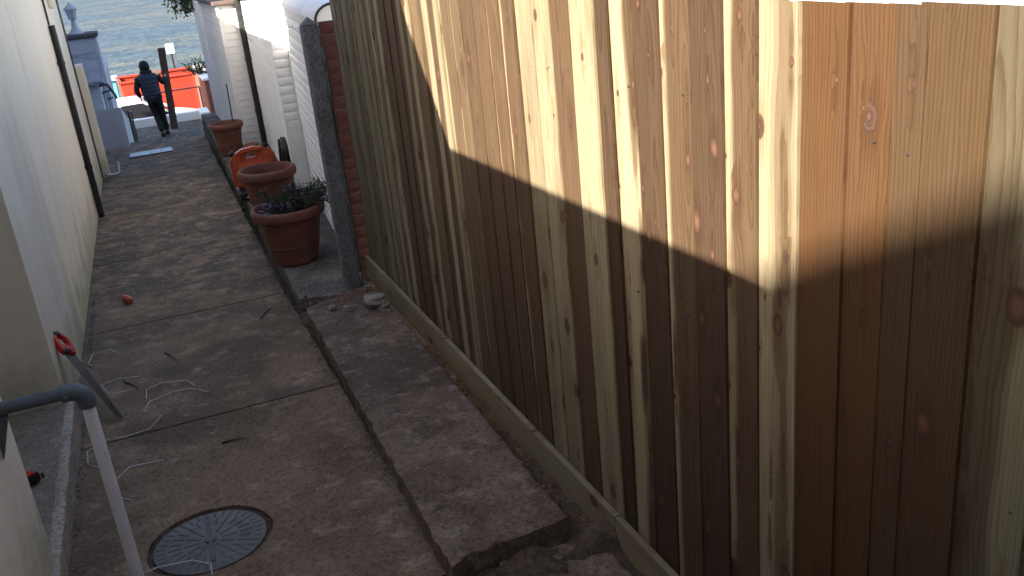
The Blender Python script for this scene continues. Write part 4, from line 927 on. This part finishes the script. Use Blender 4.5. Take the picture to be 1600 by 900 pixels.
# skip
sk = thing('orange_skip', 'orange red waste skip standing on the road behind the white car', 'skip', (1.30, 31.6, -3.0), None, (0, 0, R(3)))
LS, WS, HS = 1.75, 0.95, 1.55
b = B(); pr = [(-LS, HS), (-LS + 0.04, HS - 0.55), (-LS + 0.55, 0.12), (LS - 0.55, 0.12), (LS - 0.04, HS - 0.55), (LS, HS), (LS - 0.03, HS), (LS - 0.08, HS - 0.53), (LS - 0.58, 0.16), (-LS + 0.58, 0.16), (-LS + 0.08, HS - 0.53), (-LS + 0.03, HS)]
prism(b, pr, 'y', 0.05, 2 * WS - 0.05); obj('hopper', b, 'skip', sk)
solid = [(-LS, HS), (-LS + 0.04, HS - 0.55), (-LS + 0.55, 0.12), (LS - 0.55, 0.12), (LS - 0.04, HS - 0.55), (LS, HS)]
for y0 in (0.0, 2 * WS - 0.048):
    b = B(); prism(b, solid, 'y', y0, y0 + 0.048); obj('side', b, 'skip', sk)
    b = B(); box(b, (-LS - 0.04, y0 - 0.035, HS + 0.001), (LS + 0.04, y0 + 0.08, HS + 0.075), 0.012); obj('rim', b, 'skip', sk)
for x0 in (-LS - 0.03, LS - 0.06):
    b = B(); box(b, (x0, 0.083, HS + 0.002), (x0 + 0.09, 2 * WS - 0.087, HS + 0.073), 0.012); obj('end_rim', b, 'skip', sk)
for k in range(4):
    x = -LS + 0.50 + k * 0.82; b = B(); box(b, (x, -0.028, 0.45), (x + 0.07, -0.002, HS - 0.002), 0.010); obj('rib', b, 'skip', sk)
for x in (-LS + 0.3, LS - 0.35):
    b = B(); tube(b, [(x, -0.14, HS - 0.25), (x, 0.0, HS - 0.25)], 0.04, 10); obj('lug', b, 'skip', sk, 40)
b = B(); grid(b, lambda u, v: (-LS + 0.12 + (2 * LS - 0.24) * u, 0.06 + 1.78 * v, HS - 0.25 + 0.18 * nz(u * 5, v * 3, 2, 1)), 24, 14); stuff(obj('rubble', b, 'soil', sk, 60))
for k, (x, y, a, L, mt) in enumerate(((-1.25, 0.5, 0.5, 0.8, 'black'), (-0.95, 1.1, 0.25, 0.9, 'oldwood'), (0.6, 0.9, -0.3, 0.9, 'skip'), (1.0, 0.4, 0.2, 0.6, 'signwhite'))):
    b = B(); box(b, (-L / 2, -0.18, -0.02), (L / 2, 0.18, 0.02), 0.004)
    o = obj('waste_board', b, mt); o.location = Vector(sk.location) + Vector((x, y, HS - 0.02)); o.rotation_euler = (0.3, -0.35, a)
    tag(o, ['black waste panel sticking up at the left end of the skip', 'dark waste board lying in the left half of the skip', 'orange waste panel lying in the right half of the skip', 'white waste panel at the right end of the skip'][k], 'board', 'waste boards in the skip')

# white car, nose to the right
car = thing('white_car', 'white parked car with dark windows in front of the orange skip', 'car', (-0.15, 28.7, -3.0))
# stations along x: (x, half width, sill z, belt z, crown z)
stt = [(-2.12, 0.62, 0.42, 0.62, 0.72), (-2.02, 0.78, 0.30, 0.80, 0.90), (-1.6, 0.86, 0.22, 0.92, 0.99), (-0.6, 0.88, 0.20, 0.93, 0.97), (0.55, 0.88, 0.20, 0.92, 0.96), (1.0, 0.87, 0.20, 0.88, 0.95), (1.45, 0.84, 0.24, 0.80, 0.87), (1.82, 0.74, 0.28, 0.68, 0.74), (2.0, 0.56, 0.34, 0.55, 0.60)]
b = B(); rings = []
for (x, hw, s, bt_, cr) in stt:
    prf = [(-hw * 0.80, s), (-hw * 0.98, s + 0.12), (-hw, (s + bt_) / 2), (-hw * 0.97, bt_ - 0.04), (-hw * 0.86, bt_ + 0.02), (-hw * 0.45, cr), (0, cr + 0.015), (hw * 0.45, cr), (hw * 0.86, bt_ + 0.02), (hw * 0.97, bt_ - 0.04), (hw, (s + bt_) / 2), (hw * 0.98, s + 0.12), (hw * 0.80, s)]
    rings.append([b.verts.new((x, y, z)) for y, z in prf])
for a, c in zip(rings, rings[1:]):
    for k in range(len(a) - 1): b.faces.new((a[k], a[k + 1], c[k + 1], c[k]))
    b.faces.new((a[-1], a[0], c[0], c[-1]))
b.faces.new(rings[0]); b.faces.new(rings[-1][::-1]); bmesh.ops.recalc_face_normals(b, faces=b.faces[:])
bmesh.ops.subdivide_edges(b, edges=b.edges[:], cuts=1, smooth=0.6, use_grid_fill=True); obj('body', b, 'carpaint', car, 50)
def loftbox(stn, mat, name, sm=40):
    b = B(); rg = [[b.verts.new(p) for p in s] for s in stn]
    n = len(rg[0])
    for a, c in zip(rg, rg[1:]):
        for k in range(n): b.faces.new((a[k], a[(k + 1) % n], c[(k + 1) % n], c[k]))
    b.faces.new(rg[0]); b.faces.new(rg[-1][::-1]); return obj(name, b, mat, car, sm)
def rect(x, hw, z): return [(x, -hw, z), (x, hw, z)]
loftbox([[(-1.75, -.74, .93), (-1.75, .74, .93), (0.98, .76, .93), (0.98, -.76, .93)], [(-1.30, -.64, 1.34), (-1.30, .64, 1.34), (0.22, .64, 1.36), (0.22, -.64, 1.36)]], 'carglass', 'windows')
loftbox([[(-1.36, -.655, 1.325), (-1.36, .655, 1.325), (0.25, .655, 1.345), (0.25, -.655, 1.345)], [(-1.32, -.645, 1.375), (-1.32, .645, 1.375), (0.20, .645, 1.395), (0.20, -.645, 1.395)], [(-1.05, -.50, 1.42), (-1.05, .50, 1.42), (0.0, .52, 1.44), (0.0, -.52, 1.44)]], 'carpaint', 'roof')
for s in (-1, 1):
    for (xa, xb, za, zb) in ((0.99, 0.24, 0.94, 1.345), (-0.35, -0.40, 0.94, 1.34), (-1.72, -1.34, 0.94, 1.33)):
        b = B(); tube(b, [(xa, s * 0.765, za), (xb, s * 0.658, zb)], 0.032, 6); obj('pillar', b, 'carpaint', car, 40)
    b = B(); lathe(b, [(0, 0), (0.10, 0), (0.13, 0.03), (0.13, 0.12), (0, 0.12)], 12); bmesh.ops.rotate(b, verts=b.verts[:], cent=(0, 0, 0), matrix=Matrix.Rotation(R(90), 3, 'Y')); bmesh.ops.scale(b, vec=(0.8, 0.9, 0.55), verts=b.verts[:]); bmesh.ops.translate(b, vec=(0.62, s * 0.90, 1.0), verts=b.verts[:]); obj('mirror', b, 'carpaint', car, 50)
    b = B(); rock(b, (1.80, s * 0.60, 0.66), 0.15, (1.0, 0.9, 0.55), 2, 2); obj('headlight', b, 'lens', car, 60)
    for x in (-1.32, 1.25):
        wh = obj('wheel', (lambda q: (lathe(q, [(0, -0.09), (0.20, -0.09), (0.22, -0.10), (0.31, -0.10), (0.325, -0.07), (0.325, 0.07), (0.31, 0.10), (0, 0.10)], 24), bmesh.ops.rotate(q, verts=q.verts[:], cent=(0, 0, 0), matrix=Matrix.Rotation(R(90), 3, 'X')), bmesh.ops.translate(q, vec=(x, s * 0.79, 0.325), verts=q.verts[:]), q)[3])(B()), 'rubber', car, 40)
        b = B(); lathe(b, [(0, -0.02), (0.19, -0.015), (0.20, 0.0), (0, 0.001)], 16); bmesh.ops.rotate(b, verts=b.verts[:], cent=(0, 0, 0), matrix=Matrix.Rotation(R(90) * s, 3, 'X')); bmesh.ops.translate(b, vec=(x, s * 0.895, 0.325), verts=b.verts[:]); obj('rim', b, 'lens', wh, 40)
# sign and seafront kiosk
sg = thing('sign_post', 'white square sign on a dark pole on the seafront behind the skip', 'sign', (1.43, 37.0, -2.88))
b = B(); tube(b, [(0, 0, 0), (0, 0, 2.05)], 0.038, 10); obj('pole', b, 'blackpipe', sg, 40)
b = B(); box(b, (-0.15, -0.055, 1.72), (0.13, -0.04, 2.08), 0.004); obj('plate', b, 'signwhite', sg)
ki = thing('seafront_shelter', 'low turquoise seafront shelter with arched openings left of the skip', 'shelter', (-1.6, 38.2, -2.88))
b = B(); box(b, (-1.0, 0, 0), (0.92, 1.2, 0.92), 0.01); obj('wall', b, 'bluepaint', ki)
b = B(); box(b, (-1.08, -0.08, 0.922), (1.0, 1.28, 1.0), 0.01); obj('roof', b, 'blueplate', ki)
for x in (-0.6, -0.05, 0.5):
    pr = [(x + 0.2, 0.45), (x + 0.2, 0.62)] + [(x + 0.2 * math.cos(t), 0.62 + 0.2 * math.sin(t)) for t in (math.pi * k / 10 for k in range(1, 10))] + [(x - 0.2, 0.62), (x - 0.2, 0.45)]
    b = B(); prism(b, pr, 'y', -0.006, 0.01); o = obj('opening', b, 'carglass', ki)
    b = B(); tube(b, [(x + 0.2 * math.cos(t), -0.01, 0.62 + 0.2 * math.sin(t)) for t in (math.pi * k / 10 for k in range(11))], 0.022, 6); obj('arch', b, 'blueplate', o)

# ================================================================ PERSON
def skin_mesh(name, verts, radii, edges_, root, sub=2):
    me = bpy.data.meshes.new(name); me.from_pydata([tuple(v) for v in verts], edges_, [])
    o = bpy.data.objects.new(name, me); C.objects.link(o)
    md = o.modifiers.new('s', 'SKIN'); md.use_smooth_shade = True
    lay = me.skin_vertices[0].data if me.skin_vertices else None
    if lay is None:
        bpy.context.view_layer.objects.active = o; lay = me.skin_vertices[0].data
    for k, r in enumerate(radii):
        lay[k].radius = r if isinstance(r, tuple) else (r, r); lay[k].use_root = (k == root)
    o.modifiers.new('d', 'SUBSURF').levels = sub
    dg = bpy.context.evaluated_depsgraph_get(); dg.update()
    new = bpy.data.meshes.new_from_object(o.evaluated_get(dg)); bpy.data.objects.remove(o)
    for p in new.polygons: p.use_smooth = True
    return new
def mobj(name, me, mat, parent):
    me.materials.clear(); me.materials.append(M[mat]); o = bpy.data.objects.new(name, me); C.objects.link(o); o.parent = parent; return o
per = thing('person', 'person in navy padded gilet and black trousers walking away carrying a plank', 'person', (0.31, 22.9, -1.835))
# joints (x right, y away from the camera, z up), 1.70 m
J = dict(pel=(-0.02, 0, 0.92), bel=(-0.03, 0.02, 1.08), che=(-0.045, 0.05, 1.30), nec=(-0.055, 0.08, 1.46), hd1=(-0.058, 0.10, 1.56), hd2=(-0.06, 0.105, 1.66),
         lh=(-0.10, 0, 0.88), lk=(-0.03, 0.12, 0.48), la=(0.015, -0.06, 0.09), lt=(0.01, 0.12, 0.035),
         rh=(0.08, 0, 0.88), rk=(0.10, 0.10, 0.48), ra=(0.12, 0.20, 0.09), rt=(0.125, 0.38, 0.035),
         ls=(-0.235, 0.05, 1.385), le=(-0.33, -0.02, 1.12), lw=(-0.295, 0.14, 0.94), lf=(-0.285, 0.21, 0.90),
         rs=(0.155, 0.06, 1.385), re=(0.27, 0.02, 1.17), rw=(0.335, 0.17, 1.31), rf=(0.352, 0.235, 1.345))
def seg(names, rad, links, root=0): return skin_mesh('tmp', [J[n] for n in names], rad, links, root)
# one continuous body
bn = ['pel', 'bel', 'che', 'nec', 'hd1', 'hd2', 'lh', 'lk', 'la', 'rh', 'rk', 'ra', 'ls', 'le', 'lw', 'rs', 're', 'rw', 'lt', 'rt', 'lf', 'rf']
br_ = [(.15, .10), (.13, .095), (.15, .105), .055, .085, .08, .085, .055, .042, .085, .055, .042, .055, .042, .03, .055, .042, .03, (.04, .03), (.04, .03), (.035, .02), (.035, .02)]
ix = {n: k for k, n in enumerate(bn)}
lk = [('pel', 'bel'), ('bel', 'che'), ('che', 'nec'), ('nec', 'hd1'), ('hd1', 'hd2'), ('pel', 'lh'), ('lh', 'lk'), ('lk', 'la'), ('la', 'lt'), ('pel', 'rh'), ('rh', 'rk'), ('rk', 'ra'), ('ra', 'rt'), ('che', 'ls'), ('ls', 'le'), ('le', 'lw'), ('lw', 'lf'), ('che', 'rs'), ('rs', 're'), ('re', 'rw'), ('rw', 'rf')]
mobj('body', skin_mesh('body', [J[n] for n in bn], br_, [(ix[a], ix[c]) for a, c in lk], 0), 'skin', per)
# fingers, closed round the plank on the right, loosely curled on the left
for hand, (hx, s) in (('lf', (Vector(J['lf']), -1)), ('rf', (Vector(J['rf']), 1))):
    for k in range(4):
        o_ = hx + Vector((0.0, 0.01, 0.03 - 0.02 * k)); L = (0.075, 0.085, 0.08, 0.062)[k]
        if s > 0: pts = [o_, o_ + Vector((0.03, 0.02, 0)), o_ + Vector((0.055, -0.005, 0)), o_ + Vector((0.05, -0.03, -0.004))]
        else: pts = [o_, o_ + Vector((0.0, 0.03, -0.025)), o_ + Vector((0.01, 0.03, -0.055)), o_ + Vector((0.02, 0.015, -0.07))]
        b = B(); tube(b, pts, [0.010, 0.0095, 0.0085, 0.007], 8); obj('finger', b, 'skin', per, 60)
    o_ = hx + Vector((0.0, -0.02, 0.02)); b = B(); tube(b, [o_, o_ + Vector((0.01, -0.02, 0.03)), o_ + Vector((0.03, -0.02, 0.045))], [0.012, 0.010, 0.008], 8); obj('thumb', b, 'skin', per, 60)
# trousers
tn = ['pel', 'lh', 'lk', 'la', 'rh', 'rk', 'ra']; ix = {n: k for k, n in enumerate(tn)}
me = skin_mesh('trousers', [J[n] for n in tn], [(.165, .125), .105, .078, .068, .105, .078, .068], [(ix[a], ix[c]) for a, c in (('pel', 'lh'), ('lh', 'lk'), ('lk', 'la'), ('pel', 'rh'), ('rh', 'rk'), ('rk', 'ra'))], 0)
mobj('trousers', me, 'blackcloth', per)
# sleeves
for side in 'lr':
    n = [side + 's', side + 'e', side + 'w']
    mobj('sleeve', skin_mesh('sleeve', [J[q] for q in n], [.078, .064, .048], [(0, 1), (1, 2)], 0), 'blackcloth', per)
# padded gilet: quilted rolls
b = B(); prev = None; nseg = 26; rows_ = []
for k in range(41):
    t = k / 40; z = 0.86 + t * 0.60; cx = -0.02 - 0.035 * t; cy = 0.0 + 0.075 * t
    w_ = 0.200 + 0.035 * math.sin(min(1, t / 0.85) * math.pi * 0.5) - 0.02 * math.sin(t * math.pi); dp_ = 0.145 + 0.02 * math.sin(t * math.pi)
    if t > 0.86: q = (t - 0.86) / 0.14; w_ *= 1 - 0.55 * q * q - 0.12 * q; dp_ *= 1 - 0.30 * q
    puff = 0.010 * abs(math.sin(t * math.pi * 7)) - 0.004
    rows_.append([b.verts.new((cx + (w_ + puff) * math.copysign(abs(math.cos(a)) ** 0.8, math.cos(a)), cy + (dp_ + puff) * math.copysign(abs(math.sin(a)) ** 0.9, math.sin(a)), z)) for a in (2 * math.pi * i / nseg for i in range(nseg))])
for a, c in zip(rows_, rows_[1:]):
    for i in range(nseg): b.faces.new((a[i], a[(i + 1) % nseg], c[(i + 1) % nseg], c[i]))
b.faces.new(rows_[0][::-1]); b.faces.new(rows_[-1]); obj('gilet', b, 'navy', per, 60)
b = B(); lathe(b, [(0.11, 0), (0.135, 0.03), (0.125, 0.075), (0.10, 0.09), (0.085, 0.06)], 18, (-0.055, 0.075, 1.425)); obj('collar', b, 'blackcloth', per, 60)
# knitted hat over the head and hair
b = B(); lathe(b, [(0.098, -0.07), (0.112, -0.06), (0.114, -0.02), (0.108, 0.03), (0.085, 0.085), (0.045, 0.118), (0, 0.125)], 20, (-0.06, 0.105, 1.60))
for v in b.verts: v.co.y = 0.105 + (v.co.y - 0.105) * 1.12
obj('hat', b, 'blackcloth', per, 60)
b = B(); lathe(b, [(0.0, -0.03), (0.085, -0.02), (0.102, 0.03), (0.104, 0.06)], 18, (-0.06, 0.098, 1.50)); obj('hair', b, 'blackcloth', per, 60)
for s in (-1, 1):
    b = B(); rock(b, (-0.06 + s * 0.092, 0.11, 1.555), 0.028, (0.4, 0.8, 1.2), 1, 2); obj('ear', b, 'skin', per, 60)
b = B(); rock(b, (-0.06, 0.20, 1.55), 0.025, (.8, 1.2, 1.1), 4, 2); obj('nose', b, 'skin', per, 60)
for side in 'lr':
    a_, t_ = Vector(J[side + 'a']), Vector(J[side + 't']); dr = (t_ - a_); dr.z = 0; dr.normalize()
    b = B(); tube(b, [a_ - dr * 0.06 + Vector((0, 0, -0.055)), a_ + Vector((0, 0, -0.035)), a_ + dr * 0.10 + Vector((0, 0, -0.045)), a_ + dr * 0.20 + Vector((0, 0, -0.058))], [0.042, 0.056, 0.052, 0.03], 12); obj('shoe', b, 'blackcloth', per, 60)
# plank carried upright
pk = thing('carried_plank', 'long dark timber plank held upright by the walking person', 'plank')
b = B(); box(b, (-0.078, -0.022, 0.0), (0.078, 0.022, 1.84), 0.004); obj('plank', b, 'oldwood', pk)
pk.location = (0.605, 23.13, -1.74); pk.rotation_euler = (0, R(3.0), R(4))
